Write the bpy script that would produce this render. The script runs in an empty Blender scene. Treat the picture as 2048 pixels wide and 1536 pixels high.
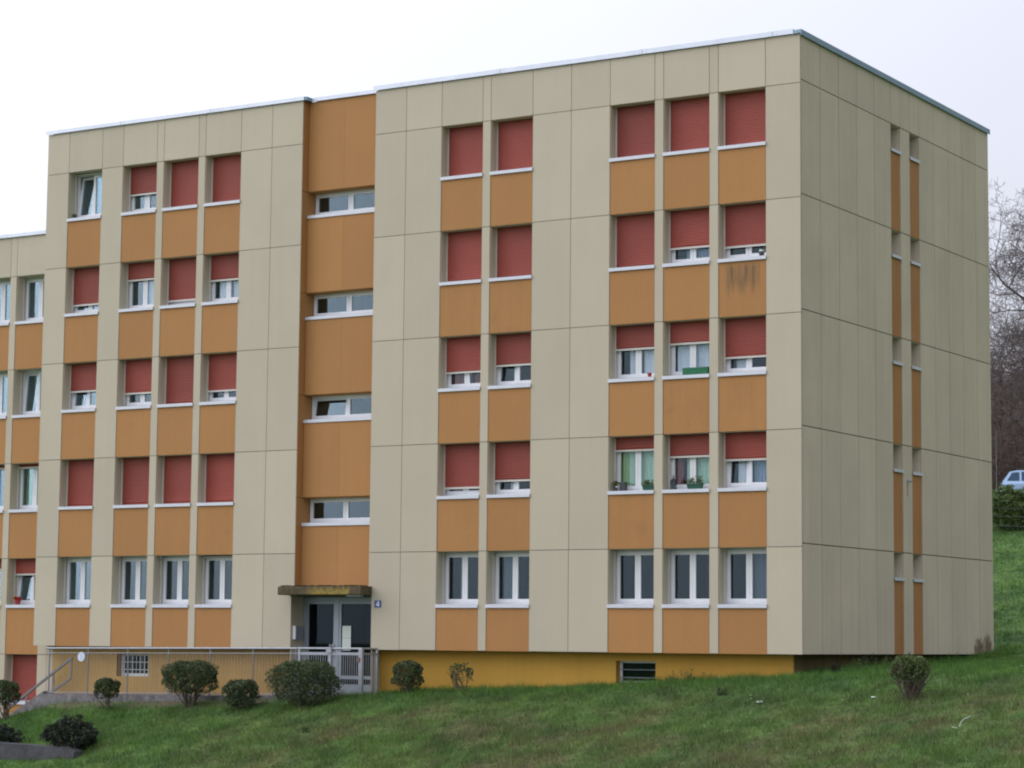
import bpy, math, random
import numpy as np
from mathutils import Vector, Matrix, noise as mnoise

random.seed(7)
rng = np.random.default_rng(11)
scene = bpy.context.scene
col = scene.collection

# ------------------------------------------------------------------ camera
cam_d = bpy.data.cameras.new('camera')
cam_d.sensor_width = 36.0
cam_d.lens = 4760.47 / 2048 * 36.0
cam_d.clip_start = 0.5
cam_d.clip_end = 3000
cam = bpy.data.objects.new('camera', cam_d)
col.objects.link(cam)
_r = Vector((0.85393513, 0.52029914, 0.00914289))
_u = Vector((0.04811021, -0.09643037, 0.99417634))
_f = Vector((-0.51815075, 0.84852224, 0.10737698))
M = Matrix((( _r.x, _u.x, -_f.x, 23.4906), (_r.y, _u.y, -_f.y, -51.701), (_r.z, _u.z, -_f.z, 0.2572), (0, 0, 0, 1)))
cam.matrix_world = M
scene.camera = cam

# ------------------------------------------------------------------ sky, sun, exposure
SUN_DIR = Vector((-0.84, -0.50, 0.66)).normalized()      # towards the sun
sun_el = math.asin(SUN_DIR.z)
sun_az = math.atan2(SUN_DIR.x, SUN_DIR.y)
world = bpy.data.worlds.new('World')
scene.world = world
world.use_nodes = True
nt = world.node_tree
nt.nodes.clear()
wo = nt.nodes.new('ShaderNodeOutputWorld')
bg = nt.nodes.new('ShaderNodeBackground')
bg.inputs['Strength'].default_value = 0.10
sky = nt.nodes.new('ShaderNodeTexSky')
sky.sky_type = 'NISHITA'
sky.sun_disc = False
sky.sun_elevation = sun_el
sky.sun_rotation = sun_az
sky.altitude = 400
sky.air_density = 1.0
sky.dust_density = 6.0
sky.ozone_density = 1.0
tc = nt.nodes.new('ShaderNodeTexCoord')
cl = nt.nodes.new('ShaderNodeTexNoise')
cl.inputs['Scale'].default_value = 1.6
cl.inputs['Detail'].default_value = 5.0
cl.inputs['Roughness'].default_value = 0.5
cr = nt.nodes.new('ShaderNodeValToRGB')
cr.color_ramp.elements[0].position = 0.3
cr.color_ramp.elements[0].color = (8.7, 8.95, 10.3, 1)
cr.color_ramp.elements[1].position = 0.7
cr.color_ramp.elements[1].color = (9.5, 9.7, 10.8, 1)
mx = nt.nodes.new('ShaderNodeMix')
mx.data_type = 'RGBA'
mx.inputs[0].default_value = 0.80
nt.links.new(tc.outputs['Generated'], cl.inputs['Vector'])
nt.links.new(cl.outputs['Fac'], cr.inputs['Fac'])
nt.links.new(sky.outputs['Color'], mx.inputs[6])
# the overcast is brightest around the hidden sun and fades evenly away from it
dt = nt.nodes.new('ShaderNodeVectorMath')
dt.operation = 'DOT_PRODUCT'
dt.inputs[1].default_value = SUN_DIR
nt.links.new(tc.outputs['Generated'], dt.inputs[0])
gl_ = nt.nodes.new('ShaderNodeMapRange')
gl_.inputs[1].default_value = -0.7
gl_.inputs[2].default_value = 1.0
gl_.inputs[3].default_value = 0.44
gl_.inputs[4].default_value = 2.55
nt.links.new(dt.outputs['Value'], gl_.inputs[0])
sc_ = nt.nodes.new('ShaderNodeVectorMath')
sc_.operation = 'SCALE'
nt.links.new(cr.outputs['Color'], sc_.inputs[0])
# an overcast sky is brighter overhead than along the horizon
sx_ = nt.nodes.new('ShaderNodeSeparateXYZ')
nt.links.new(tc.outputs['Generated'], sx_.inputs[0])
zn_ = nt.nodes.new('ShaderNodeMapRange')
zn_.inputs[3].default_value = 0.88
zn_.inputs[4].default_value = 1.30
nt.links.new(sx_.outputs['Z'], zn_.inputs[0])
ml_ = nt.nodes.new('ShaderNodeMath')
ml_.operation = 'MULTIPLY'
nt.links.new(gl_.outputs[0], ml_.inputs[0])
nt.links.new(zn_.outputs[0], ml_.inputs[1])
nt.links.new(ml_.outputs[0], sc_.inputs['Scale'])
nt.links.new(sc_.outputs[0], mx.inputs[7])
nt.links.new(mx.outputs[2], bg.inputs['Color'])
nt.links.new(bg.outputs['Background'], wo.inputs['Surface'])

sun_l = bpy.data.lights.new('sun', 'SUN')
sun_l.energy = 0.60
sun_l.angle = math.radians(28)
sun_l.color = (1.0, 0.98, 0.95)
sun_o = bpy.data.objects.new('sun', sun_l)
col.objects.link(sun_o)
sun_o.location = (-40, -30, 60)
sun_o.rotation_euler = (-SUN_DIR).to_track_quat('-Z', 'Y').to_euler()

scene.view_settings.view_transform = 'Standard'
scene.view_settings.look = 'None'
scene.view_settings.exposure = -0.2
scene.view_settings.gamma = 1.0
scene.view_settings.use_curve_mapping = False
scene.render.engine = 'CYCLES'
scene.cycles.use_denoising = True
scene.cycles.max_bounces = 8
scene.cycles.transparent_max_bounces = 16
scene.cycles.filter_width = 2.1

# ------------------------------------------------------------------ materials
def new_mat(name):
    m = bpy.data.materials.new(name)
    m.use_nodes = True
    t = m.node_tree
    b = t.nodes['Principled BSDF']
    return m, t, b

def N(t, kind, **kw):
    n = t.nodes.new(kind)
    for k, v in kw.items():
        if k in n.inputs.keys():
            n.inputs[k].default_value = v
        else:
            setattr(n, k, v)
    return n

def world_pos(t, scale=(1, 1, 1)):
    g = N(t, 'ShaderNodeNewGeometry')
    mp = N(t, 'ShaderNodeMapping')
    mp.inputs['Scale'].default_value = scale
    t.links.new(g.outputs['Position'], mp.inputs['Vector'])
    return mp.outputs['Vector']

def mul_noise(t, color_socket_or_val, vec, scale, lo, hi, detail=4.0, rough=0.6, p0=0.3, p1=0.7):
    n = N(t, 'ShaderNodeTexNoise', Scale=scale, Detail=detail, Roughness=rough)
    t.links.new(vec, n.inputs['Vector'])
    mr = N(t, 'ShaderNodeMapRange')
    mr.inputs[1].default_value = p0
    mr.inputs[2].default_value = p1
    mr.inputs[3].default_value = lo
    mr.inputs[4].default_value = hi
    t.links.new(n.outputs['Fac'], mr.inputs[0])
    m = N(t, 'ShaderNodeVectorMath', operation='SCALE')
    if isinstance(color_socket_or_val, (tuple, list)):
        m.inputs[0].default_value = color_socket_or_val[:3]
    else:
        t.links.new(color_socket_or_val, m.inputs[0])
    t.links.new(mr.outputs[0], m.inputs['Scale'])
    return m.outputs[0]

def rand_scale(t, sock, lo, hi):
    oi = N(t, 'ShaderNodeObjectInfo')
    mr = N(t, 'ShaderNodeMapRange')
    mr.inputs[3].default_value = lo
    mr.inputs[4].default_value = hi
    t.links.new(oi.outputs['Random'], mr.inputs[0])
    m = N(t, 'ShaderNodeVectorMath', operation='SCALE')
    t.links.new(sock, m.inputs[0])
    t.links.new(mr.outputs[0], m.inputs['Scale'])
    return m.outputs[0]

def mix_col(t, fac, a, b):
    m = N(t, 'ShaderNodeMix', data_type='RGBA')
    if isinstance(fac, (int, float)):
        m.inputs[0].default_value = fac
    else:
        t.links.new(fac, m.inputs[0])
    for i, v in ((6, a), (7, b)):
        if isinstance(v, (tuple, list)):
            m.inputs[i].default_value = (*v[:3], 1)
        else:
            t.links.new(v, m.inputs[i])
    return m.outputs[2]

def ramp_fac(t, sock, p0, p1):
    mr = N(t, 'ShaderNodeMapRange')
    mr.inputs[1].default_value = p0
    mr.inputs[2].default_value = p1
    mr.inputs[3].default_value = 0
    mr.inputs[4].default_value = 1
    mr.clamp = True
    t.links.new(sock, mr.inputs[0])
    return mr.outputs[0]

def noise_fac(t, vec, scale, p0, p1, detail=4.0, rough=0.6):
    n = N(t, 'ShaderNodeTexNoise', Scale=scale, Detail=detail, Roughness=rough)
    t.links.new(vec, n.inputs['Vector'])
    return ramp_fac(t, n.outputs['Fac'], p0, p1)

def math_n(t, op, a, b=None):
    n = N(t, 'ShaderNodeMath', operation=op)
    for i, v in ((0, a), (1, b)):
        if v is None:
            continue
        if isinstance(v, (int, float)):
            n.inputs[i].default_value = v
        else:
            t.links.new(v, n.inputs[i])
    return n.outputs[0]

def bump(t, b, vec, scale, strength, dist=0.01):
    n = N(t, 'ShaderNodeTexNoise', Scale=scale, Detail=3.0)
    t.links.new(vec, n.inputs['Vector'])
    bp = N(t, 'ShaderNodeBump', Strength=strength, Distance=dist)
    t.links.new(n.outputs['Fac'], bp.inputs['Height'])
    t.links.new(bp.outputs['Normal'], b.inputs['Normal'])

def panel_mat(name, colr, streak=0.0, rough=0.75, vary=0.03, stain=None):
    m, t, b = new_mat(name)
    v = world_pos(t)
    c = mul_noise(t, colr, v, 0.55, 1 - vary * 1.3, 1 + vary, 3)
    c = mul_noise(t, c, v, 34.0, 0.95, 1.04, 2)
    vs = world_pos(t, (5.0, 5.0, 0.22))
    c = mul_noise(t, c, vs, 1.0, 1.0 - streak, 1.0 + streak * 0.3, 4, 0.65)
    c = rand_scale(t, c, 0.945, 1.035)
    if stain:
        c = stain(t, c, v)
    t.links.new(c, b.inputs['Base Color'])
    b.inputs['Roughness'].default_value = rough
    bump(t, b, v, 60.0, 0.10, 0.004)
    return m

CREAM = (0.484, 0.428, 0.324)
ORANGE = (0.395, 0.188, 0.058)
MAT = {}
MAT['cream'] = panel_mat('cream_panel', CREAM, 0.022)
MAT['cream_gable'] = panel_mat('cream_lifted_weathered_panel', (0.560, 0.482, 0.364), 0.075, vary=0.05)  # base lifted to offset the weaker light on the gable; streaks are wear
MAT['orange'] = panel_mat('orange_panel', ORANGE, 0.04)
MAT['orange_gable'] = panel_mat('orange_weathered_panel', (0.395, 0.18, 0.057), 0.16, vary=0.06)
MAT['yellow_dull'] = panel_mat('dull_yellow_render', (0.41, 0.255, 0.08), 0.08, rough=0.95, vary=0.12)  # duller, tanner yellow than the wall on the other side of the entrance
MAT['yellow_shaded'] = panel_mat('shaded_dirty_yellow_render', (0.20, 0.135, 0.055), 0.35, rough=0.95, vary=0.3)  # shade under the gable overhang put into the colour, with dirt streaks
MAT['yellow'] = panel_mat('yellow_render', (0.485, 0.272, 0.042), 0.07, rough=0.9, vary=0.06)

def streak_stain(x0, x1, ztop, zlen, amount):
    """dark algae runs below a sill, with their own ragged shape"""
    def f(t, c, v):
        sp = N(t, 'ShaderNodeSeparateXYZ')
        t.links.new(v, sp.inputs[0])
        vs = world_pos(t, (17.0, 1.0, 1.0))
        runs = noise_fac(t, vs, 1.0, 0.34, 0.60, 4, 0.6)
        a = ramp_fac(t, sp.outputs['X'], x0, x0 + 0.12)
        bb = ramp_fac(t, sp.outputs['X'], x1, x1 - 0.12)
        zt_ = ramp_fac(t, sp.outputs['Z'], ztop, ztop - 0.12)
        vz = world_pos(t, (9.0, 1.0, 0.01))
        nz = N(t, 'ShaderNodeTexNoise', Scale=1.0, Detail=2.0)
        t.links.new(vz, nz.inputs['Vector'])
        zz = math_n(t, 'ADD', sp.outputs['Z'], math_n(t, 'MULTIPLY', math_n(t, 'SUBTRACT', nz.outputs['Fac'], 0.5), 0.9))
        zb = ramp_fac(t, zz, ztop - zlen - 0.18, ztop - zlen + 0.18)
        k = math_n(t, 'MULTIPLY', math_n(t, 'MULTIPLY', runs, a), math_n(t, 'MULTIPLY', bb, math_n(t, 'MULTIPLY', zt_, zb)))
        k = math_n(t, 'MULTIPLY', k, amount)
        return mix_col(t, k, c, (0.11, 0.075, 0.04))
    return f

def blotch_stain(t, c, v):
    """splashed earth low down at the uphill end of the gable"""
    sp = N(t, 'ShaderNodeSeparateXYZ')
    t.links.new(v, sp.inputs[0])
    def blob(cy, cz, ry, rz):
        dy = math_n(t, 'DIVIDE', math_n(t, 'SUBTRACT', sp.outputs['Y'], cy), ry)
        dz_ = math_n(t, 'DIVIDE', math_n(t, 'SUBTRACT', sp.outputs['Z'], cz), rz)
        return math_n(t, 'ADD', math_n(t, 'MULTIPLY', dy, dy), math_n(t, 'MULTIPLY', dz_, dz_))
    d = math_n(t, 'MINIMUM', blob(11.75, 0.10, 0.42, 0.36), blob(12.45, 0.22, 0.36, 0.34))
    n = N(t, 'ShaderNodeTexNoise', Scale=6.0, Detail=5.0)
    t.links.new(v, n.inputs['Vector'])
    d = math_n(t, 'ADD', d, math_n(t, 'MULTIPLY', math_n(t, 'SUBTRACT', n.outputs['Fac'], 0.5), 2.2))
    k = math_n(t, 'MULTIPLY', ramp_fac(t, d, 1.3, 0.35), 0.92)
    return mix_col(t, k, c, (0.12, 0.085, 0.045))

MAT['orange_stained'] = panel_mat('orange_panel_algae', ORANGE, 0.05, stain=streak_stain(-2.05, -1.05, 9.46, 0.60, 0.95))
def smudge(t, c, v):
    k = noise_fac(t, v, 2.4, 0.56, 0.78, 5, 0.65)
    return mix_col(t, math_n(t, 'MULTIPLY', k, 0.35), c, (0.16, 0.085, 0.04))
MAT['orange_smudged'] = panel_mat('orange_panel_smudged', ORANGE, 0.06, stain=smudge)
MAT['orange_faint'] = panel_mat('orange_panel_faint_algae', ORANGE, 0.05, stain=streak_stain(-2.0, -1.2, 6.6, 0.7, 0.14))
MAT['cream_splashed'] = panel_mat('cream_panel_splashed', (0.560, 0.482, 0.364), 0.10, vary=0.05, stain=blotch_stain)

def simple(name, colr, rough=0.5, metal=0.0, vary=0.06, scale=3.0, spec=None):
    m, t, b = new_mat(name)
    v = world_pos(t)
    c = mul_noise(t, colr, v, scale, 1 - vary, 1 + vary, 4)
    t.links.new(c, b.inputs['Base Color'])
    b.inputs['Roughness'].default_value = rough
    b.inputs['Metallic'].default_value = metal
    return m

MAT['core'] = simple('dark_substructure', (0.045, 0.042, 0.04), 0.95)
def shutter_mat():
    m, t, b = new_mat('brick_red_pvc')
    v = world_pos(t)
    c = mul_noise(t, (0.285, 0.050, 0.033), v, 1.3, 0.92, 1.06, 4)
    c = rand_scale(t, c, 0.86, 1.10)
    t.links.new(c, b.inputs['Base Color'])
    b.inputs['Roughness'].default_value = 0.55
    return m
MAT['shutter'] = shutter_mat()
MAT['pvc'] = simple('white_pvc', (0.70, 0.71, 0.73), 0.35, vary=0.03)
MAT['bar'] = simple('shutter_end_bar', (0.56, 0.54, 0.50), 0.45, vary=0.04)
MAT['sill'] = simple('pale_aluminium_sill', (0.56, 0.58, 0.63), 0.45, 0.15, vary=0.05)
MAT['coping'] = simple('pale_coping_metal', (0.60, 0.64, 0.72), 0.4, 0.35, vary=0.07, scale=1.5)
MAT['coping_gable'] = simple('shade_toned_coping_metal', (0.20, 0.30, 0.36), 0.4, 0.4, vary=0.10, scale=1.5)  # coping metal with the shade of the gable side painted into its tone
MAT['galv'] = simple('galvanised_steel', (0.33, 0.35, 0.385), 0.5, 0.4, vary=0.10, scale=8)
MAT['galv_old'] = simple('weathered_galvanised_steel', (0.17, 0.17, 0.185), 0.65, 0.2, vary=0.15, scale=8)
MAT['door_alu'] = simple('grey_aluminium_door', (0.30, 0.34, 0.38), 0.45, 0.3, vary=0.05)
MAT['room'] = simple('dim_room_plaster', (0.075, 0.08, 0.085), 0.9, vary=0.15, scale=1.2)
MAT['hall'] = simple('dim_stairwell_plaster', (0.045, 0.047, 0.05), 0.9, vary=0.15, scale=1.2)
MAT['curtain_white'] = simple('white_net_curtain', (0.78, 0.82, 0.88), 0.9)
MAT['curtain_green'] = simple('pale_green_curtain', (0.56, 0.76, 0.60), 0.9)
MAT['curtain_lime'] = simple('green_curtain', (0.34, 0.52, 0.16), 0.9)
MAT['curtain_blue'] = simple('blue_grey_curtain', (0.36, 0.46, 0.58), 0.9)
MAT['curtain_red'] = simple('dark_red_curtain', (0.30, 0.08, 0.08), 0.9)
MAT['curtain_dim'] = simple('grey_net_curtain', (0.16, 0.20, 0.24), 0.9)
MAT['roof'] = simple('roof_gravel', (0.22, 0.21, 0.20), 0.95, vary=0.2, scale=20)
MAT['iron'] = simple('black_iron', (0.03, 0.028, 0.027), 0.5)
MAT['paper'] = simple('paper_sheet', (0.62, 0.68, 0.62), 0.8, vary=0.02)
MAT['enamel_blue'] = simple('blue_enamel', (0.035, 0.06, 0.24), 0.3, vary=0.03)
MAT['enamel_white'] = simple('white_enamel', (0.78, 0.80, 0.82), 0.3, vary=0.02)
MAT['sign_blue'] = simple('pale_blue_print', (0.40, 0.50, 0.66), 0.4)
MAT['sign_white'] = simple('sign_white', (0.62, 0.68, 0.78), 0.4, vary=0.03)
MAT['terracotta'] = simple('red_plastic_pot', (0.34, 0.035, 0.03), 0.5)
MAT['planter_green'] = simple('dark_green_plastic', (0.015, 0.075, 0.045), 0.5)
MAT['planter_weave'] = simple('green_woven_mat', (0.02, 0.16, 0.07), 0.7, vary=0.5, scale=40)
MAT['dark_plastic'] = simple('dark_plastic', (0.03, 0.03, 0.035), 0.4)
MAT['yellow_plastic'] = simple('yellow_petal', (0.55, 0.38, 0.10), 0.6)
MAT['red_petal'] = simple('red_petal', (0.42, 0.03, 0.03), 0.6)
MAT['tyre'] = simple('tyre_rubber', (0.025, 0.025, 0.026), 0.8)
MAT['car_paint'] = simple('pale_blue_car_paint', (0.36, 0.50, 0.72), 0.25, 0.1, vary=0.02)
MAT['chrome'] = simple('bright_metal', (0.6, 0.6, 0.62), 0.25, 0.9, vary=0.02)
MAT['lamp_red'] = simple('red_lamp_lens', (0.35, 0.02, 0.02), 0.2)
MAT['rust'] = simple('rusted_steel', (0.20, 0.10, 0.06), 0.8, vary=0.3, scale=10)

def concrete_mat():
    m, t, b = new_mat('weathered_concrete')
    v = world_pos(t)
    c = mul_noise(t, (0.17, 0.16, 0.165), v, 4.5, 0.35, 1.7, 8, 0.75)
    k = noise_fac(t, v, 3.2, 0.5, 0.72, 5)
    c = mix_col(t, math_n(t, 'MULTIPLY', k, 0.7), c, (0.07, 0.06, 0.06))
    t.links.new(c, b.inputs['Base Color'])
    b.inputs['Roughness'].default_value = 0.95
    bump(t, b, v, 12, 0.4, 0.02)
    return m
MAT['concrete'] = concrete_mat()

def block_mat():
    m, t, b = new_mat('old_pale_concrete')
    v = world_pos(t)
    c = mul_noise(t, (0.085, 0.082, 0.095), v, 3.0, 0.40, 1.2, 6, 0.7)
    vs = world_pos(t, (6, 6, 0.5))
    k = noise_fac(t, vs, 1.0, 0.45, 0.75, 4)
    c = mix_col(t, math_n(t, 'MULTIPLY', k, 0.6), c, (0.05, 0.05, 0.045))
    t.links.new(c, b.inputs['Base Color'])
    b.inputs['Roughness'].default_value = 0.95
    bump(t, b, v, 10, 0.5, 0.02)
    return m
MAT['old_block'] = block_mat()

def canopy_mat():
    m, t, b = new_mat('mossy_painted_concrete')
    v = world_pos(t)
    sp = N(t, 'ShaderNodeSeparateXYZ')
    t.links.new(v, sp.inputs[0])
    moss = mul_noise(t, (0.085, 0.065, 0.035), v, 9.0, 0.5, 1.5, 6, 0.7)
    paint = mul_noise(t, (0.27, 0.20, 0.05), v, 7.0, 0.5, 1.15, 4)
    vs = world_pos(t, (7.5, 7.5, 0.8))
    n = N(t, 'ShaderNodeTexNoise', Scale=1.0, Detail=5.0, Roughness=0.65)
    t.links.new(vs, n.inputs['Vector'])
    # surviving paint: lower part of the slab edge, between the two mossy ends
    h = math_n(t, 'MULTIPLY', math_n(t, 'SUBTRACT', 1.60, sp.outputs['Z']), 1.9)
    keep = ramp_fac(t, math_n(t, 'ADD', n.outputs['Fac'], h), 0.40, 0.60)
    a = ramp_fac(t, sp.outputs['X'], -14.12, -13.9)
    bb = ramp_fac(t, sp.outputs['X'], -12.66, -12.72)
    k = math_n(t, 'MULTIPLY', math_n(t, 'MULTIPLY', keep, a), bb)
    c = mix_col(t, k, moss, paint)
    t.links.new(c, b.inputs['Base Color'])
    b.inputs['Roughness'].default_value = 0.95
    bump(t, b, v, 25, 0.5, 0.02)
    return m
MAT['canopy'] = canopy_mat()

def glass_mat(name, tint=(0.93, 0.95, 0.96), refl=0.58):
    m = bpy.data.materials.new(name)
    m.use_nodes = True
    t = m.node_tree
    t.nodes.clear()
    o = N(t, 'ShaderNodeOutputMaterial')
    tr = N(t, 'ShaderNodeBsdfTransparent')
    tr.inputs['Color'].default_value = (*tint, 1)
    gl = N(t, 'ShaderNodeBsdfGlossy')
    gl.inputs['Color'].default_value = (0.70, 0.90, 1.0, 1)
    gl.inputs['Roughness'].default_value = 0.015
    fr = N(t, 'ShaderNodeFresnel', IOR=1.5)
    k = math_n(t, 'MINIMUM', math_n(t, 'MULTIPLY', fr.outputs[0], refl), 1.0)
    ms = N(t, 'ShaderNodeMixShader')
    t.links.new(k, ms.inputs[0])
    t.links.new(tr.outputs[0], ms.inputs[1])
    t.links.new(gl.outputs[0], ms.inputs[2])
    t.links.new(ms.outputs[0], o.inputs['Surface'])
    return m
MAT['glass'] = glass_mat('window_glass')
MAT['glass_door'] = glass_mat('entrance_glass', (0.7, 0.73, 0.76), 0.26)
MAT['glass_stair'] = glass_mat('stairwell_glass', (0.9, 0.93, 0.95), 1.15)
MAT['glass_dark'] = glass_mat('tinted_glass', (0.35, 0.40, 0.44))

def leaf_mat(name, a, b_, trans=0.25, nscale=2.5):
    m, t, b = new_mat(name)
    v = world_pos(t)
    k = noise_fac(t, v, nscale, 0.3, 0.7, 3)
    at = N(t, 'ShaderNodeAttribute', attribute_name='rnd')
    kk = math_n(t, 'ADD', math_n(t, 'MULTIPLY', k, 0.5), math_n(t, 'MULTIPLY', at.outputs['Fac'], 0.5))
    c = mix_col(t, kk, a, b_)
    t.links.new(c, b.inputs['Base Color'])
    b.inputs['Roughness'].default_value = 0.6
    tl = N(t, 'ShaderNodeBsdfTranslucent')
    t.links.new(c, tl.inputs['Color'])
    ms = N(t, 'ShaderNodeMixShader')
    ms.inputs[0].default_value = trans
    o = t.nodes['Material Output']
    t.links.new(b.outputs[0], ms.inputs[1])
    t.links.new(tl.outputs[0], ms.inputs[2])
    t.links.new(ms.outputs[0], o.inputs['Surface'])
    return m
MAT['leaf_box'] = leaf_mat('boxwood_leaves', (0.026, 0.046, 0.018), (0.105, 0.140, 0.050))
MAT['leaf_bright'] = leaf_mat('fresh_leaves', (0.055, 0.095, 0.025), (0.14, 0.18, 0.055))
MAT['leaf_dark'] = leaf_mat('dark_leaves', (0.012, 0.020, 0.012), (0.030, 0.042, 0.022))
MAT['leaf_hedge'] = leaf_mat('spring_hedge_leaves', (0.035, 0.075, 0.015), (0.13, 0.19, 0.045))
MAT['bark'] = simple('bark', (0.075, 0.058, 0.048), 0.9, vary=0.3, scale=6)
MAT['twig'] = simple('grey_brown_twigs', (0.115, 0.095, 0.095), 0.9, vary=0.2, scale=1)
MAT['twig_red'] = simple('red_brown_twigs', (0.13, 0.095, 0.082), 0.9, vary=0.25, scale=0.6)
MAT['stem'] = simple('shrub_stems', (0.10, 0.080, 0.060), 0.9, vary=0.3, scale=8)

GREEN_A = (0.045, 0.122, 0.018)
GREEN_B = (0.098, 0.190, 0.030)
DRY = (0.132, 0.124, 0.048)
def grass_colour(t, blades):
    v = world_pos(t)
    big = noise_fac(t, v, 0.55, 0.35, 0.65, 4)
    c = mix_col(t, big, GREEN_A, GREEN_B)
    dry = noise_fac(t, v, 0.42, 0.45, 0.63, 6, 0.68)
    dryf = noise_fac(t, v, 2.6, 0.30, 0.75, 4, 0.6)
    sp = N(t, 'ShaderNodeSeparateXYZ')
    t.links.new(v, sp.inputs[0])
    # the lower bank is thinner and drier than the strip along the house
    low = ramp_fac(t, math_n(t, 'ADD', sp.outputs['Y'], math_n(t, 'MULTIPLY', sp.outputs['X'], 0.02)), -1.2, -3.4)
    east = ramp_fac(t, sp.outputs['X'], -20.0, -9.0)
    k = math_n(t, 'MULTIPLY', math_n(t, 'ADD', math_n(t, 'MULTIPLY', dry, 0.70), math_n(t, 'MULTIPLY', dryf, 0.45)), math_n(t, 'MULTIPLY', low, east))
    c = mix_col(t, k, c, DRY)
    c = mul_noise(t, c, v, 1.4, 0.62, 1.38, 6, 0.72)
    return c, v

def grass_mat():
    m, t, b = new_mat('grass_blades')
    c, v = grass_colour(t, True)
    at = N(t, 'ShaderNodeAttribute', attribute_name='rnd')
    mr = N(t, 'ShaderNodeMapRange')
    mr.inputs[3].default_value = 0.62
    mr.inputs[4].default_value = 1.5
    t.links.new(at.outputs['Fac'], mr.inputs[0])
    s = N(t, 'ShaderNodeVectorMath', operation='SCALE')
    t.links.new(c, s.inputs[0])
    t.links.new(mr.outputs[0], s.inputs['Scale'])
    t.links.new(s.outputs[0], b.inputs['Base Color'])
    b.inputs['Roughness'].default_value = 0.7
    tl = N(t, 'ShaderNodeBsdfTranslucent')
    t.links.new(s.outputs[0], tl.inputs['Color'])
    ms = N(t, 'ShaderNodeMixShader')
    ms.inputs[0].default_value = 0.3
    t.links.new(b.outputs[0], ms.inputs[1])
    t.links.new(tl.outputs[0], ms.inputs[2])
    t.links.new(ms.outputs[0], t.nodes['Material Output'].inputs['Surface'])
    return m
MAT['grass'] = grass_mat()

def ground_mat():
    m, t, b = new_mat('meadow_ground')
    c, v = grass_colour(t, False)
    c = mul_noise(t, c, v, 7.0, 0.45, 1.0, 6, 0.7)
    # bare earth strip along the terrace edge
    sp = N(t, 'ShaderNodeSeparateXYZ')
    t.links.new(v, sp.inputs[0])
    e = math_n(t, 'MULTIPLY', ramp_fac(t, sp.outputs['Y'], -2.1, -1.5), ramp_fac(t, sp.outputs['X'], -11.5, -13.5))
    n = noise_fac(t, v, 1.3, 0.35, 0.6, 5)
    earth = mul_noise(t, (0.11, 0.075, 0.052), v, 9.0, 0.5, 1.5, 5)
    c = mix_col(t, math_n(t, 'MULTIPLY', e, n), c, earth)
    t.links.new(c, b.inputs['Base Color'])
    b.inputs['Roughness'].default_value = 1.0
    bump(t, b, v, 5, 0.8, 0.06)
    return m
MAT['ground'] = ground_mat()

# ------------------------------------------------------------------ mesh helpers
WORLD = {}       # world position of empties and parents

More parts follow.
